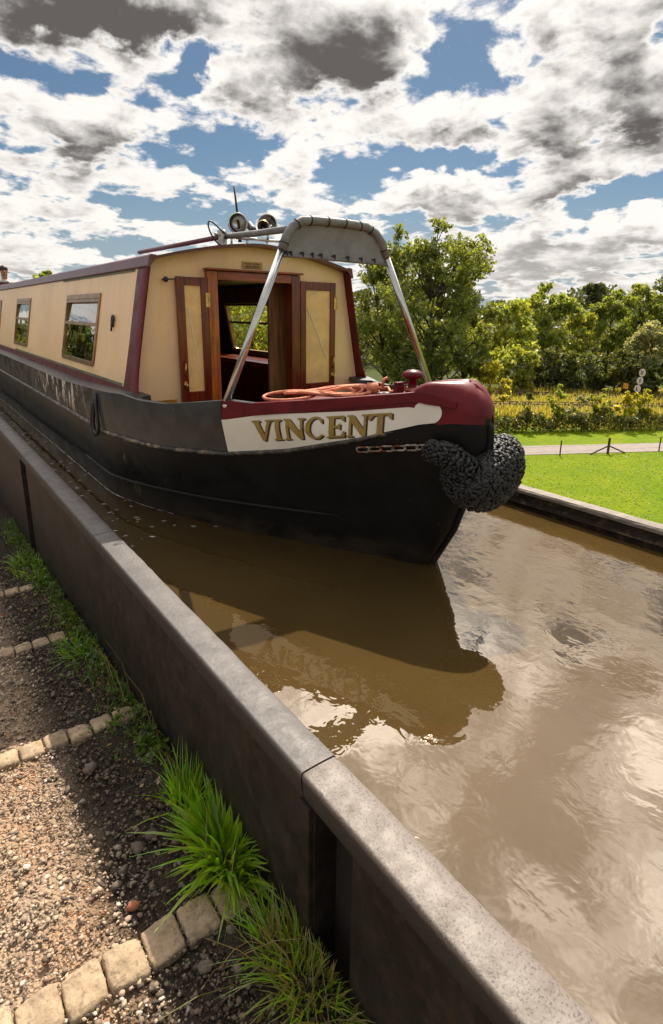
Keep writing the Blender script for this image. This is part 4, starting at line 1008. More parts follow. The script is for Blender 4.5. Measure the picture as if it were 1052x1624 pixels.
# knots over the core
KV = []; KN = []
for i in range(60):
    a = cpi[max(i-1, 0)]; b = cpi[min(i+1, 59)]; tg = Vector(b-a).normalized(); e = tg.orthogonal().normalized(); g = tg.cross(e)
    r = cri[i]; nk = max(7, int(2*math.pi*r/.0185))
    for k in range(nk):
        th = 2*math.pi*(k+.5*(i % 2))/nk+rnd.uniform(-.06, .06); n_ = e*math.cos(th)+g*math.sin(th)
        rr_ = r*(1+.05*math.sin(3*th+i*.3))
        if i in (0, 59): rr_ *= rnd.uniform(.3, 1)
        KV.append((Vector(cpi[i])+n_*rr_+tg*rnd.uniform(-.004, .004), n_, (tg*rnd.choice((1, -1, .6, .2))+n_.cross(tg)*rnd.choice((.8, -.8, .5))).normalized()))
m = MB()
for p, n_, d_ in KV:
    # a short bent loop of rope standing proud of the core
    s_ = rnd.uniform(.8, 1.6)
    m.tube([p-d_*.011*s_-n_*.004, p-d_*.005*s_+n_*.0045*s_, p+d_*.005*s_+n_*.0045*s_, p+d_*.011*s_-n_*.004], [.0045*s_, .0066*s_, .0066*s_, .0045*s_], 5)
m.build('rope_knots', 'fender', fen, smooth=True)
def chain(P0, P1, nlinks, sg, name='chain', sag=0.0):
    for i in range(nlinks):
        t = (i+.5)/nlinks; Y = lerp(P0[0], P1[0], t); z = lerp(P0[1], P1[1], t)-sag*4*t*(1-t)
        p = Vector(surf(Y, z, .012, sg)); q = Vector(surf(Y-.01, z+(P1[1]-P0[1])*.01/abs(P1[0]-P0[0]), .012, sg)); d = (q-p).normalized()
        nrm = (Vector(surf(Y, z, .03, sg))-p).normalized(); w = d.cross(nrm)
        if i % 2: w = (nrm*.8+w*.5).normalized()
        L = abs(P1[0]-P0[0])*1.25/nlinks*.62; wd = .0135
        pts = [p+d*(L*.5*(1 if math.cos(a) > 0 else -1)+wd*math.cos(a))+w*wd*math.sin(a) for a in [2*math.pi*(k+.5)/14 for k in range(14)]]
        m = MB(); m.tube(pts, .0058, 6, closed=True); m.build('chain_link', 'galv', fen, smooth=True)
chain((2.11, -.642), (1.79, -.588), 6, -1)
chain((1.98, -.52), (1.70, -.545), 5, 1)
# foam along the waterline
MT['foam'] = mat('pale_foam', (0.62, 0.6, 0.56), .6, var=.15)
m = MB(); ys = np.arange(3.35, 13, .045)
for y_ in ys:
    if rnd.random() < .93:
        w_ = rnd.uniform(.002, .009)*(1 if y_ > 3.8 else .6); a_ = BX-half(WL, y_)-.004; b_ = BX-half(WL, y_+.05)-.004
        m.add([(a_, y_, WL+.003), (b_, y_+.05, WL+.003), (b_-w_, y_+.05, WL+.003), (a_-w_, y_, WL+.003)], [(0, 1, 2, 3)])
for k in range(150):
    y_ = 2.9+6*rnd.random()**1.2; x_ = rnd.uniform(.79, BX-half(WL, y_)-.03); l_ = rnd.uniform(.004, .022); w_ = l_*rnd.uniform(.12, .3); a = rnd.uniform(-.9, .2)
    if y_ < 3.0 and rnd.random() < .6: continue
    c, s2 = math.cos(a), math.sin(a)
    m.add([(x_+c*u-s2*v, y_+s2*u+c*v, WL+.003) for u, v in ((-l_, 0), (0, -w_), (l_, 0), (0, w_))], [(0, 1, 2, 3)])
m.build('foam', 'foam', kind='stuff')
# rope loop hanging off the port side
m = MB(); b0 = Vector(surf(4.05, -.565, .016, -1))
lp = [Vector(surf(4.05-.01*0, -.54, .005)), Vector(surf(4.06, -.60, .016)), Vector(surf(4.09, -.68, .018)), Vector(surf(4.12, -.75, .022)), Vector(surf(4.10, -.80, .03)), Vector(surf(4.03, -.82, .03)), Vector(surf(3.98, -.76, .025)), Vector(surf(4.0, -.68, .02)), Vector(surf(4.02, -.60, .016)), Vector(surf(4.03, -.54, .006))]
m.tube(lp, .011, 8); m.tube([p+Vector((-.006, .03, -.01)) for p in lp[1:6]], .010, 8)
tag(m.build('rope_loop', 'black', smooth=True), 'black rope loop hanging over the side of the narrowboat near its cabin corner', 'rope')

# ================================================================== steersman at the stern
def skin_body(name, J, E, root, material, parent, sub=2):
    me = bpy.data.meshes.new(name); me.from_pydata([j[0] for j in J], E, []); o = bpy.data.objects.new(name, me); COL.objects.link(o)
    o.modifiers.new('skin', 'SKIN')
    for i, j in enumerate(J):
        sv = me.skin_vertices[0].data[i]; r = j[1]; sv.radius = r if isinstance(r, tuple) else (r, r); sv.use_root = (i == root)
    s_ = o.modifiers.new('sub', 'SUBSURF'); s_.levels = sub; s_.render_levels = sub
    o.modifiers['skin'].use_smooth_shade = True
    me.materials.append(MT[material] if isinstance(material, str) else material)
    if parent is not None: adopt(o, parent)
    return o
MT['skin'] = mat('skin', (0.42, 0.22, 0.14), 0.5, var=0.1)
MT['shirt'] = mat('dark_maroon_jacket', (0.055, 0.014, 0.016), 0.8, var=0.3)
MT['collar'] = mat('white_collar', (0.6, 0.56, 0.52), 0.7, var=0.1)
MT['hair'] = mat('dark_brown_hair', (0.03, 0.018, 0.012), 0.6, var=0.3)
MT['trousers'] = mat('dark_trousers', (0.03, 0.03, 0.035), 0.8, var=0.2)
px_, py_, pz_ = 1.92, 13.9, -.93
P = lambda x, y, z: (px_+x, py_+y, pz_+z)
per = empty('person', (px_, py_, pz_), 'person in dark maroon jacket with white collar steering at the far stern', 'person')
m = MB(); m.box((BX-.95, 13.3, -.97), (BX+.95, YE, -.935)); m.build('stern_deck', 'interior', boat)
J = [(P(0,0,.95), (.15, .11)), (P(0,.01,1.15), (.155, .11)), (P(0,.01,1.36), (.17, .115)), (P(0,.01,1.46), (.10, .08)), (P(0,-.005,1.54), .052), (P(0,-.015,1.60), .062),
     (P(0,-.02,1.68), (.074, .092)), (P(0,-.015,1.755), (.062, .078)),
     (P(-.19,.01,1.41), .062), (P(-.24,-.06,1.17), .048), (P(-.18,-.26,1.08), .038), (P(-.14,-.34,1.08), .028),
     (P(.19,.01,1.41), .062), (P(.30,-.10,1.25), .048), (P(.33,-.34,1.31), .038), (P(.35,-.46,1.33), .028),
     (P(-.10,0,.86), .095), (P(-.11,-.02,.48), .062), (P(-.11,.03,.09), .04), (P(-.11,-.10,.035), .035),
     (P(.10,0,.86), .095), (P(.11,-.02,.48), .062), (P(.11,.03,.09), .04), (P(.11,-.10,.035), .035)]
E_ = [(0,1),(1,2),(2,3),(3,4),(4,5),(5,6),(6,7),(2,8),(8,9),(9,10),(10,11),(2,12),(12,13),(13,14),(14,15),(0,16),(16,17),(17,18),(18,19),(0,20),(20,21),(21,22),(22,23)]
# hands: palm and five fingers each
for wrist, sgn_, d_ in ((11, 1, Vector((.35, -.9, -.1))), (15, -1, Vector((.15, -.95, -.15)))):
    w0 = Vector(J[wrist][0]); d_ = d_.normalized(); s_ = Vector((d_.y, -d_.x, 0)).normalized(); ip = len(J)
    J.append((tuple(w0+d_*.055), (.034, .018))); E_.append((wrist, ip))
    for f_ in range(4):
        o_ = (f_-1.5)*.019; l_ = (.055, .066, .070, .060)[f_]; k = len(J)
        J.append((tuple(w0+d_*.095+s_*o_), .0095)); J.append((tuple(w0+d_*(.095+l_*.6)+s_*o_*1.1-Vector((0, 0, .012))), .0085)); J.append((tuple(w0+d_*(.095+l_*.85)+s_*o_*1.1-Vector((0, 0, .04))), .007))
        E_ += [(ip, k), (k, k+1), (k+1, k+2)]
    k = len(J); J.append((tuple(w0+d_*.045+s_*.036*sgn_), .011)); J.append((tuple(w0+d_*.085+s_*.058*sgn_-Vector((0, 0, .012))), .009)); E_ += [(ip, k), (k, k+1)]
body = skin_body('body', J, E_, 0, 'skin', per)
hc = Vector(P(0, -.02, 1.675))
m = MB()
m.ball(tuple(hc+Vector((0, .012, .052))), .092, 10, (.88, 1.05, .80)); hair = m.build('hair', 'hair', per, smooth=True)
m = MB()
for s_ in (-1, 1): m = MB(); m.ball(tuple(hc+Vector((s_*.03, -.082, .005))), .011, 6); m.build('eye', 'black', per, smooth=True)
m = MB(); m.tube([hc+Vector((0, -.085, .01)), hc+Vector((0, -.108, -.02)), hc+Vector((0, -.09, -.03))], [.009, .014, .010], 8); m.build('nose', 'skin', per, smooth=True)
for s_ in (-1, 1): m = MB(); m.ball(tuple(hc+Vector((s_*.078, .005, -.005))), .026, 6, (.4, .7, 1.1)); m.build('ear', 'skin', per, smooth=True)
m = MB(); m.tube([hc+Vector((-.026, -.084, -.052)), hc+Vector((0, -.093, -.054)), hc+Vector((.026, -.084, -.052))], .006, 6); m.build('mouth', mat('lips', (0.3, 0.10, 0.08), 0.5), per, smooth=True)
Jc = [(P(0,0,.90), (.165, .125)), (P(0,.01,1.15), (.17, .125)), (P(0,.01,1.36), (.185, .13)), (P(0,.01,1.455), (.09, .085)), (P(-.20,.01,1.41), .075), (P(-.245,-.06,1.17), .060), (P(-.18,-.25,1.085), .048), (P(.20,.01,1.41), .075), (P(.305,-.10,1.25), .060), (P(.333,-.33,1.31), .048)]
skin_body('jacket', Jc, [(0,1),(1,2),(2,3),(2,4),(4,5),(5,6),(2,7),(7,8),(8,9)], 0, 'shirt', per)
m = MB(); m.lathe([(.082, 0), (.078, .03), (.068, .05), (.064, .045), (.07, 0)], P(0, .005, 1.475), (0, -.15, 1), 20); m.build('collar', 'collar', per, smooth=True)
Jt = [(P(0,0,.96), (.16, .12)), (P(-.10,0,.86), .105), (P(-.11,-.02,.48), .075), (P(-.11,.03,.10), .058), (P(.10,0,.86), .105), (P(.11,-.02,.48), .075), (P(.11,.03,.10), .058)]
skin_body('trousers', Jt, [(0,1),(1,2),(2,3),(0,4),(4,5),(5,6)], 0, 'trousers', per)
m = MB(); m.box((1.75, 13.0, .40), (2.45, 13.35, .47)); m.build('stern_hatch', 'maroon', boat, bevel=.01)

# ================================================================== vegetation
LM = {'ash': leaf_mat('ash_leaves', (0.159,0.198,0.042), .42, .4, .2, (.17, .16, .03)), 'dark': leaf_mat('dark_leaves', (0.101,0.136,0.034), .4, .4, .25, (.12, .12, .015)),
      'light': leaf_mat('light_leaves', (0.248,0.312,0.053), .5, .35, .4, (.26, .23, .02)), 'mid': leaf_mat('mid_leaves', (0.228,0.296,0.057), .45, .4, .35, (.17, .16, .02)),
      'silver': leaf_mat('silver_leaves', (0.286,0.296,0.158), .4, .35, .15, (.2, .2, .12)), 'yellow': leaf_mat('yellow_leaves', (0.298,0.308,0.023), .55, .3, .5, (.33, .28, .02)),
      'far': leaf_mat('far_leaves', (0.065,0.081,0.029), .3, .3, .1), 'hedge': leaf_mat('hedge_leaves', (0.058,0.080,0.014), .4, .45, .3, (.14, .12, .02))}
def crown_lobes(n, base, top, R, lob, squash=1.0, shell=(.35, .95)):
    """lobes (centre, radius) inside an egg-shaped crown between base and top heights"""
    out = []; H = top-base
    for i in range(n):
        for _ in range(40):
            v = rng.normal(size=3); v /= np.linalg.norm(v); rr_ = rng.uniform(*shell)
            h = .5+.5*math.copysign(abs(v[2]*rr_)**.72, v[2]); wdt = R*(1-.12*max(0, h-.55))
            c = np.array([v[0]*rr_*wdt, v[1]*rr_*wdt, base+H*(.06+.88*h)])
            if all(np.linalg.norm(c-o[0]) > .62*lob*R for o in out): break
        out.append((c, R*lob*rng.uniform(.7, 1.3)))
    # make sure the very top is reached
    out.append((np.array([rng.normal()*R*.12, rng.normal()*R*.12, top-R*lob*.75]), R*lob*.8))
    return out
def tree(name, label, x, y, top, R, kind, n_leaf, leaf, lobes=22, lob=.27, base=None, trunk=.0, z0=TG, group=None, cat='tree', limbs=True, sub=3, seed=0, aspect=.55):
    global rng
    keep = rng; rng = np.random.default_rng(abs(hash((round(x, 2), round(y, 2), seed))) % 2**31)
    rnd2 = random.Random(int(x*31+y*17)+seed)
    H = top-z0; cb = z0+H*.18 if base is None else z0+base
    root = empty(name, (x, y, z0), label, cat, group)
    L = crown_lobes(lobes, cb, top, R, lob); pts = []; tw = sum(l[1]**2 for l in L); brm = MB(); org = np.array([x, y, 0])
    tr_top = lerp(z0, top, .62); r0 = trunk or max(.06, H*.017)
    lean = rng.normal(size=2)*.03*H
    def tp(z): k = (z-z0)/(tr_top-z0); return Vector((x+lean[0]*k*k, y+lean[1]*k*k, z))
    brm.tube([tp(lerp(z0-.2, tr_top, k/6)) for k in range(7)], [r0*(1-.13*k)*(1.35 if k == 0 else 1) for k in range(7)], 7)
    for c, r in L:
        n = int(n_leaf*r*r/tw)
        cw = Vector((c[0]+x, c[1]+y, c[2]))
        if limbs:
            zs_ = max(z0+H*.12, min(tr_top, c[2]-np.hypot(c[0], c[1])*rng.uniform(.7, 1.2))); p0 = tp(zs_)
            mid = p0.lerp(cw, .5)+Vector(rng.normal(size=3)*.06*R); rl = r0*.42*(1-.5*(zs_-z0)/H)
            brm.tube([p0, mid, cw], [rl, rl*.6, rl*.3], 5, caps=False)
            for _ in range(sub):
                q = cw+Vector(unit(rng.normal(size=(1, 3)))[0]*r*.9); brm.tube([mid.lerp(cw, rng.uniform(.2, 1)), cw.lerp(q, .6)+Vector(rng.normal(size=3)*.1*r), q], [rl*.3, rl*.2, rl*.08], 4, caps=False)
        # twig clusters inside the lobe
        ns = max(3, int(n/16)); dv = unit(rng.normal(size=(ns, 3))); cl = c+dv*(r*rng.random((ns, 1))**.4)*np.array([1, 1, .8])
        idx = rng.integers(0, ns, n); pts.append(cl[idx]+rng.normal(size=(n, 3))*r*.13)
    C = np.concatenate(pts)+org
    C = C[C[:, 2] > z0+.05]
    V, Fq = leaf_arrays(C, leaf, aspect, .2)
    np_mesh('crown', V, Fq, LM[kind], root)
    brm.build('trunk', 'bark', root, smooth=True)
    rng = keep
    return root
tree('ash_tree', 'tallest spreading tree with open leafy crown rising behind the bow canopy hoop', 35.2, 33.0, 7.5, 5.2, 'ash', 27000, .24, 58, .20, base=3.0, trunk=.26, sub=5)
tree('ash_tree', 'dark leafy tree between the cabin end and the tall ash', 34.4, 38.2, 7.3, 4.8, 'ash', 18000, .25, 42, .21, base=2.5, trunk=.22, sub=5)
tree('ash_tree', 'lower right shoulder tree drooping beside the tall ash', 42.6, 36.2, 3.3, 3.5, 'ash', 15000, .27, 28, .24, base=1.5, sub=4)
tree('leafy_tree', 'dense shrubby tree low behind the red mooring stud', 32.6, 31.0, -1.2, 3.3, 'dark', 12000, .26, 22, .27, base=.2, sub=4)
tree('lime_tree', 'yellow green rounded tree just right of the tall ash', 62.4, 46.5, 2.2, 3.6, 'light', 9500, .34, 18, .34)
tree('oak_tree', 'upright green tree with a visible dark trunk in the middle distance', 73.7, 48.4, 4.7, 3.6, 'mid', 12000, .36, 20, .32, base=3.0)
tree('leafy_tree', 'smaller pale green tree in the dip between two taller ones', 81.2, 47.9, 1.5, 3.4, 'light', 8000, .36, 16, .34)
tree('leafy_tree', 'tall narrow dark trunked tree left of the right hand group', 87.0, 46.2, 4.3, 3.6, 'mid', 11000, .36, 20, .31, base=3.5)
tree('leafy_tree', 'tall dark green tree at the right edge of the treeline', 92.9, 44.4, 5.4, 4.8, 'mid', 13000, .38, 22, .32)
tree('leafy_tree', 'broad dark tree cut by the right frame edge', 94.0, 39.7, 6.1, 5.4, 'dark', 13000, .38, 22, .32)
tree('willow_tree', 'silvery grey green willow on the right in front of the treeline', 73.0, 33.4, -.2, 3.2, 'silver', 9000, .34, 20, .28, base=1)
tree('bush', 'wide olive bush under the lime tree beyond the railway', 58.2, 41.8, -3.4, 2.9, 'light', 6500, .32, 16, .32, base=.1, cat='bush')
tree('bush', 'rounded olive bush under the oak beyond the railway', 63.5, 40.5, -3.2, 3.0, 'hedge', 6500, .32, 16, .32, base=.1, cat='bush')
tree('bush', 'dark hollow bush in the middle beyond the railway', 66.6, 38.2, -4.0, 2.9, 'dark', 6000, .32, 16, .32, base=.1, cat='bush')
tree('bush', 'green bush behind the round railway signs', 68.8, 35.2, -3.6, 3.0, 'hedge', 6500, .32, 16, .32, base=.1, cat='bush')
tree('bush', 'dark bush beneath the silvery willow', 71.0, 32.3, -4.7, 2.7, 'dark', 5500, .32, 14, .32, base=.1, cat='bush')
tree('bush', 'pale bush at the far right beyond the railway', 73.5, 28.6, -3.9, 2.8, 'light', 5500, .32, 14, .32, base=.1, cat='bush')
tree('bush', 'dark bush filling the gap beneath the tall ash behind the mooring stud', 40.6, 40.6, -3.4, 3.2, 'dark', 6500, .28, 16, .32, base=.1, cat='bush')
tree('bush', 'dark bush low behind the right hand cabin edge', 32.5, 44.5, -2.8, 3.6, 'dark', 6500, .28, 16, .32, base=.1, cat='bush')
tree('bush', 'sunlit yellow bush just right of the maroon bow', 42.6, 33.4, -3.9, 2.2, 'yellow', 6000, .22, 16, .3, base=.1, cat='bush')
tree('bush', 'yellow green bush right above the maroon bow nose', 34.6, 28.4, -4.4, 1.9, 'light', 5000, .2, 14, .3, base=.1, cat='bush')
tree('leafy_tree', 'bright green tree seen through the cabin doorway and window', 27.7, 50.3, 3.0, 5.6, 'light', 12000, .32, 26, .27, base=1)
tree('leafy_tree', 'mid green tree behind the cabin roof edge', 35.5, 51.8, 2.9, 4.8, 'mid', 9000, .34, 24, .27, base=1)
tree('leafy_tree', 'tree hidden behind the long cream cabin', 26.0, 62.0, 1.5, 5.0, 'mid', 6000, .4, 20, .28)
tree('leafy_tree', 'distant tree whose leafy tips show just over the cabin roof on the left', 13.5, 67.4, 4.0, 2.2, 'mid', 2600, .34, 14, .3, base=5)
tree('leafy_tree', 'bushy tree just outside the right frame edge', 87.7, 29.5, 4.0, 5.0, 'mid', 7000, .44, 22, .28)
for k, (x, y, top, R) in enumerate([(-7.5, 44, 3.0, 3.3), (-11, 41, 3.6, 3.4), (-4.9, 48, 2.6, 2.9), (-13.5, 46, 4.2, 3.6), (-8.5, 54, 4.4, 3.6), (-2.6, 57, 3.2, 2.8), (-16, 52, 5, 4)]):
    tree('leafy_tree', 'dark tree mirrored in the cabin window glass', x, y, top, R, 'dark', 6000, .40, 20, .33, base=.5, group='trees mirrored in the cabin windows', limbs=True, sub=1)
for k, (x, y, top, R, kd, lab) in enumerate([(39.7, 27.0, -5.8, .62, 'dark', 'narrow dark conical sapling at the left end of the hedge'), (42.1, 25.9, -5.15, .75, 'light', 'tall pale sapling second along the hedge'), (43.5, 24.9, -6.1, .95, 'silver', 'greyish bushy sapling in the middle of the hedge'),
        (45.4, 24.1, -5.6, .85, 'light', 'leafy sapling left of the paired saplings'), (47.0, 22.9, -5.75, .9, 'yellow', 'yellowish sapling left of a pair at the right end of the hedge'), (48.6, 22.2, -5.65, 1.0, 'yellow', 'yellowish sapling at the right end of the hedge')]):
    tree('sapling', lab, x, y, top, R, kd, 1500, .19, 12, .36, base=.6, trunk=.035, group='saplings along the hedge', sub=1)
# hedge along the lane
def bank(name, p0, p1, w, h, n, leaf, kind, jit=.3, z0=TG):
    t = rng.random(n); u = rng.normal(size=n)*.5; p0 = np.array(p0); p1 = np.array(p1); d = p1-p0; nn = np.array([-d[1], d[0]])/np.linalg.norm(d)
    hh = h*(1+jit*np.sin(t*61)+jit*.6*np.sin(t*143+1)+.35*jit*np.sin(t*337)); xy = p0+t[:, None]*d+(u*w*.5)[:, None]*nn
    z = z0+hh*np.sqrt(np.maximum(0, 1-(u*.62)**2))*rng.random(n)**.6
    V, Fq = leaf_arrays(np.stack([xy[:, 0], xy[:, 1], z], 1), leaf, .55)
    return np_mesh(name, V, Fq, LM[kind])
tag(bank('hedge', (33.0, 30.4), (62.0, 15.2), 1.5, 1.4, 15000, .19, 'hedge', .25), 'long low dark green hedge running behind the lane', 'hedge')
LM['dry'] = leaf_mat('dry_grass', (0.225,0.184,0.060), .5, .35, .5, (.26, .27, .03)); LM['lawn'] = leaf_mat('lawn_grass', (0.110,0.176,0.004), .5, .35, .4, (.2, .23, .01))
LM['tuft'] = leaf_mat('fresh_grass', (0.149,0.336,0.015), .5, .4, .3, (.32, .38, .02)); LM['weed'] = leaf_mat('weed_leaves', (0.075, 0.14, 0.018), .4, .45, .3, (.14, .15, .02)); LM['straw'] = leaf_mat('straw', (0.34, 0.25, 0.11), .4, .4, .3, (.15, .19, .02))
# dry grass on the railway land
n = 16000; t = rng.random(n); s_ = rng.random(n)
d0 = 46+26*s_; lat = 2+46*t
P_ = np.stack([.598*d0+.802*lat, .802*d0-.598*lat, np.full(n, TG)], 1)
ang = rng.random(n)*6.28
V, Fq = blade_arrays(P_, .35+.45*rng.random(n), np.stack([np.cos(ang), np.sin(ang)], 1)*.25*rng.random((n, 1)), .11)
np_mesh('dry_grass', V, Fq, LM['dry'], kind='stuff')
# mown lawn: short blades near the trough
n = 26000; d0 = 22+20*rng.random(n); lat = 1+30*rng.random(n)
P_ = np.stack([.598*d0+.802*lat, .802*d0-.598*lat, np.full(n, TG)], 1); ang = rng.random(n)*6.28
q_ = (P_[:, 0]-32.4)*(-4.8)-(P_[:, 1]-22.0)*9.2       # keep clear of the lane
P_ = P_[(q_ > 1.5)]
P_ = P_[::2]; n = len(P_); V, Fq = blade_arrays(P_, .03+.045*rng.random(n), (rng.normal(size=(n, 2)))*.05, .07)
np_mesh('lawn_grass', V, Fq, LM['lawn'], kind='stuff')
# far wooded ridge
n = 16000; lat = -160+620*rng.random(n); dd = 330+30*rng.random(n)
hh = 14+5*np.sin(lat*.05)+3*np.sin(lat*.13+1)+1.5*np.sin(lat*.41)
zz = TG+4+(hh)*rng.random(n)**.5
V, Fq = leaf_arrays(np.stack([.598*dd+.802*lat, .802*dd-.598*lat, zz], 1), 2.2, .8)
np_mesh('distant_wood', V, Fq, LM['far'], kind='stuff')
n = 42000; lat = -40+190*rng.random(n); dd = 100+24*rng.random(n)
hh = 9.6+1.6*np.sin(lat*.21)+1.0*np.sin(lat*.53+1)+.8*np.sin(lat*1.1+2)
zz = TG+hh*rng.random(n)**.6*(.75+.25*np.sin(dd*1.3+lat*.4))
V, Fq = leaf_arrays(np.stack([.598*dd+.802*lat, .802*dd-.598*lat, zz], 1), .75, .7)
np_mesh('woodland', V, Fq, LM['hedge'], kind='stuff')
tree('pine_tree', 'dark flat topped tree standing on the far wooded ridge', 226, 128, 12.5, 5.5, 'far', 2500, 1.3, 12, .35, z0=-5, base=8)

# fence by the lane
MT['post'] = mat('weathered_timber', (0.055, 0.042, 0.03), .85, var=.3)
MT['wire'] = mat('thin_fence_wire', (0.25, 0.22, 0.2), .5, .6)
fence = empty('wire_fence', (37.5, 19.0, TG), 'thin wire fence on dark posts along the near edge of the lane', 'fence')
fpts = [(34.31, 20.55), (37.57, 19.02), (41.34, 17.39), (45.0, 15.8), (31.0, 22.1)]
for i, (x, y) in enumerate(fpts):
    r = .085 if i == 1 else .045; h = 1.12 if i == 1 else 1.05
    m = MB(); m.tube([(x, y, TG-.2), (x, y, TG+h)], r, 8); m.build('post', 'post', fence)
d_ = Vector((.91, -.415, 0))
for s_ in (-1, 1):
    m = MB(); a = Vector((37.57, 19.02, TG)); m.tube([a+d_*s_*.06+Vector((0, 0, .55)), a+d_*s_*1.35+Vector((0, 0, .02))], .05, 6); m.build('brace', 'post', fence)
for h in (.3, .65, .98):
    m = MB(); m.tube([(x, y, TG+h) for x, y in sorted(fpts)], .006, 4); m.build('wire', 'wire', fence)
# railway tracks
MT['rail'] = mat('rusty_rail', (0.10, 0.055, 0.035), .6, .4, var=.3); MT['ballast'] = mat('brown_ballast', (0.16, 0.115, 0.075), .9, var=.4, vscale=6, bump=.05, bscale=5); MT['sleeper'] = mat('dark_sleeper', (0.07, 0.05, 0.035), .85, var=.3)
def track(p0, p1, label):
    p0 = Vector(p0); p1 = Vector(p1); d = (p1-p0).normalized(); nrm = Vector((-d.y, d.x, 0)); a = p0-d*40; b = p1+d*60
    root = empty('railway_track', tuple(p0+Vector((0, 0, TG))), label, 'railway track', 'railway tracks beyond the hedge')
    m = MB(); m.grid([[q-nrm*1.6+Vector((0, 0, TG+.02)), q-nrm*1.2+Vector((0, 0, TG+.22)), q+nrm*1.2+Vector((0, 0, TG+.22)), q+nrm*1.6+Vector((0, 0, TG+.02))] for q in (a, b)], flip=False); m.build('ballast_bed', 'ballast', root)
    for s_ in (-1, 1):
        m = MB(); m.tube([a+nrm*s_*.72+Vector((0, 0, TG+.42)), b+nrm*s_*.72+Vector((0, 0, TG+.42))], .075, 6); m.build('rail', 'rail', root)
    L_ = (b-a).length; m = MB()
    for k in range(int(L_/.7)):
        c = a+d*(k*.7+.3); q = [c+d*sx_*.12+nrm*sy_*1.25 for sx_, sy_ in ((-1, -1), (1, -1), (1, 1), (-1, 1))]
        m.add([v+Vector((0, 0, TG+.24)) for v in q]+[v+Vector((0, 0, TG+.34)) for v in q], [(3,2,1,0),(4,5,6,7),(0,1,5,4),(1,2,6,5),(2,3,7,6),(3,0,4,7)])
    o = m.build('sleepers', 'sleeper', root); o['kind'] = 'stuff'
track((48.7, 35.9, 0), (58.9, 28.2, 0), 'rusty railway track nearest the hedge')
track((55.4, 41.0, 0), (66.3, 31.9, 0), 'rusty railway track farther off below the bushes')
# round railway signs on a post
MT['sign_white'] = mat('white_sign_face', (0.72, 0.70, 0.68), .5, var=.08); MT['sign_dark'] = mat('sign_marks', (0.03, 0.025, 0.03), .6); MT['sign_orange'] = mat('orange_sign_face', (0.75, 0.28, 0.01), .5, var=.05)
sp = Vector((58.4, 27.4, TG)); fd = Vector((-.96, .27, 0)).normalized(); sd = Vector((fd.y, -fd.x, 0))*-1
sign = empty('railway_sign', tuple(sp), 'post with three round white signs stacked one above another beside the railway', 'railway sign')
m = MB(); m.tube([sp-fd*.06, sp-fd*.06+Vector((0, 0, 4.2))], .05, 8); m.build('post', 'post', sign)
for k, (h, lx) in enumerate(((3.72, .16), (2.92, .03), (2.12, -.12))):
    c = sp+Vector((0, 0, h))+sd*lx; m = MB(); m.lathe([(0, 0), (.37, 0), (.37, .03), (0, .031)], c, fd, 24); dsc = m.build('sign_disc', 'sign_white', sign)
    m = MB()
    e = lambda u, v: c+fd*.034+sd*u+Vector((0, 0, v))
    if k == 0: pl_ = [[e(-.14, -.14), e(.12, -.05), e(-.10, .06), e(.14, .16)], [e(-.16, .12), e(-.12, .2)]]
    elif k == 1: pl_ = [[e(.10, .2), e(-.06, .08), e(.1, -.04), e(-.08, -.18)]]
    else: pl_ = [[e(-.08, .18), e(-.10, -.16), e(.08, -.16)]]
    for q in pl_: m.tube(q, .045, 5)
    m.build('sign_marking', 'sign_dark', dsc)
os_ = Vector((57.6, 28.3, TG)); osg = empty('marker_sign', tuple(os_), 'small orange square sign left of the round railway signs', 'sign')
m = MB(); q = [os_+sd*a*.3+Vector((0, 0, 2.35+b*.27))+fd*c*.02 for c in (0, 1) for a, b in ((-1, -1), (1, -1), (1, 1), (-1, 1))]; m.add(q, [(0,1,2,3),(7,6,5,4),(0,4,5,1),(1,5,6,2),(2,6,7,3),(3,7,4,0)]); m.build('sign_plate', 'sign_orange', osg)
m = MB(); m.tube([os_-fd*.05, os_-fd*.05+Vector((0, 0, 2.55))], .04, 6); m.build('post', 'post', osg)

# ---- grass and weeds at the foot of the near wall
def clump(name, label, cx, cy, n, hmin, hmax, spread, splay, w, kind, bias=(0, 0), cat='grass tuft'):
    a = rng.random(n)*2*np.pi; r = np.sqrt(rng.random(n)); P_ = np.stack([cx+np.cos(a)*r*spread[0], cy+np.sin(a)*r*spread[1], np.zeros(n)], 1)
    P_[:, 0] = np.minimum(P_[:, 0], .655); P_[:, 2] = gz(P_[:, 1])-.01
    h = hmin+(hmax-hmin)*rng.random(n); ln = np.stack([np.cos(a), np.sin(a)], 1)*(splay*(.25+r*rng.random(n)))[:, None]*h[:, None]*1.3+rng.normal(size=(n, 2))*.03+np.array(bias)*h[:, None]
    ln[:, 0] = np.minimum(ln[:, 0], .66-P_[:, 0])
    V, Fq = blade_arrays(P_, h, ln, w*(.6+.7*rng.random(n)))
    return tag(np_mesh(name, V, Fq, LM[kind]), label, cat)
clump('grass_tuft', 'lush bright green long bladed grass tuft against the wall', .605, 1.38, 300, .09, .185, (.06, .145), .95, .0155, 'tuft', (-.05, -.10))
clump('grass_tuft', 'taller thin green grass at the back of the lush tuft', .60, 1.66, 130, .10, .22, (.05, .10), .45, .007, 'tuft', (-.05, 0))
clump('grass_tuft', 'straggly half dry grass tuft nearest the eye at the wall foot', .605, .87, 300, .05, .13, (.065, .22), .9, .005, 'straw', (-.1, -.1))
clump('grass_tuft', 'fine green grass tuft in front of the dark wall slot', .605, .92, 300, .05, .13, (.065, .22), .9, .0055, 'tuft', (-.1, -.1))
clump('grass_tuft', 'small green grass tuft beside the third sett row', .56, 3.1, 150, .04, .09, (.09, .15), .9, .006, 'tuft', (-.2, 0))
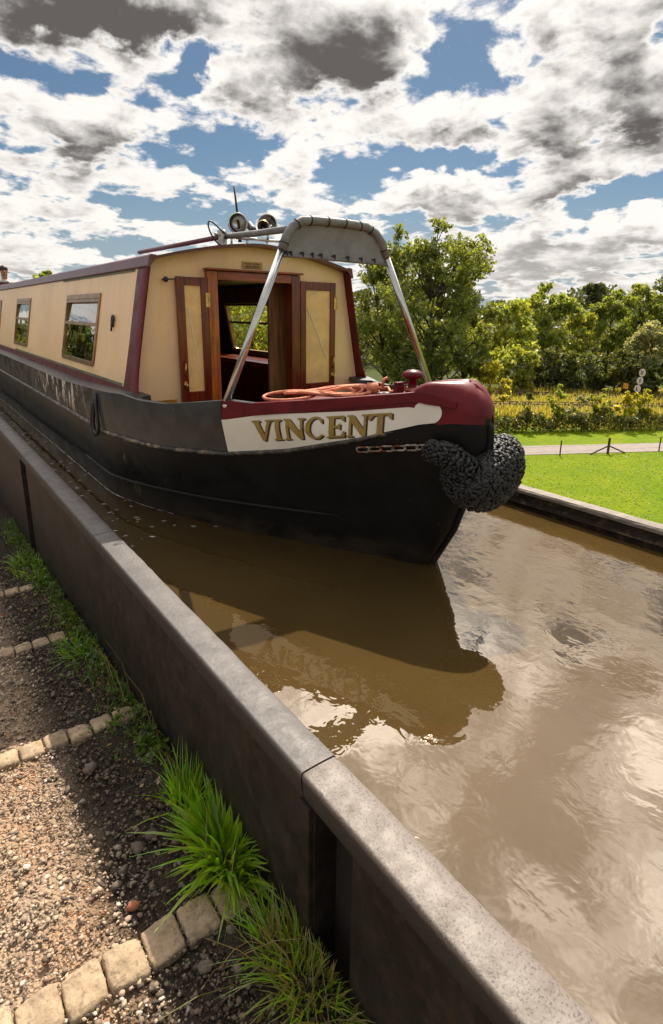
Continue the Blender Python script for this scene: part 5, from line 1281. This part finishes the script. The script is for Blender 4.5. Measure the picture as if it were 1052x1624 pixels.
clump('grass_tuft', 'green grass tuft by the far dark wall slot', .55, 4.7, 170, .05, .11, (.10, .35), .9, .008, 'tuft', (-.2, 0))
# dead stems
m = MB()
for k in range(26):
    x = rnd.uniform(.42, .64); y = rnd.uniform(.75, 1.5); a = rnd.uniform(0, 6.28); l = rnd.uniform(.08, .22); up = rnd.uniform(0, .8)
    p = Vector((x, y, gz(y)+.01)); d_ = Vector((math.cos(a), math.sin(a), up)).normalized()*l
    q = p+d_; q.x = min(q.x, .65)
    m.tube([p, p.lerp(q, .5)+Vector((0, 0, .02)), q], [.0016, .0013, .0007], 5)
m.tube([(.47, 1.0, gz(1.0)+.014), (.53, 1.0, gz(1.0)+.02), (.58, 1.015, gz(1.0)+.016)], .003, 6)
for k in range(8):
    x = rnd.uniform(.60, .655); y = rnd.uniform(1.5, 2.6); p = Vector((x, y, gz(y))); m.tube([p, p+Vector((-.03, .01, .2)), p+Vector((-.09, .03, rnd.uniform(.28, .36)))], [.0016, .0013, .0007], 5)
m.build('dead_stems', LM['straw'], kind='stuff')
# broad-leaved weeds in a ragged line
n = 2600; yy = 1.95+4.2*rng.random(n)**1.1; cl = .5+.5*np.sin(yy*9.3)+.3*np.sin(yy*23)
xx = .655-np.abs(rng.normal(size=n))*.06*(0.6+cl); zz = gz(yy)+np.abs(rng.normal(size=n))*.028*(.5+cl)
V, Fq = leaf_arrays(np.stack([xx, yy, zz], 1), .022, .65); np_mesh('wall_weeds', V, Fq, LM['weed'], kind='stuff')
n = 900; yy = 1.9+4.4*rng.random(n); xx = .65-np.abs(rng.normal(size=n))*.08; P_ = np.stack([xx, yy, gz(yy)], 1); ln = rng.normal(size=(n, 2))*.035; ln[:, 0] = np.minimum(ln[:, 0], .66-xx)
V, Fq = blade_arrays(P_, .03+.07*rng.random(n), ln, .004); np_mesh('verge_grass', V, Fq, LM['weed'], kind='stuff')
# leaf litter at the wall foot
n = 500; yy = .7+3.5*rng.random(n); xx = .64-np.abs(rng.normal(size=n))*.09; V, Fq = leaf_arrays(np.stack([xx, yy, gz(yy)+.006], 1), .018, .6)
np_mesh('leaf_litter', V, Fq, LM['straw'], kind='stuff')
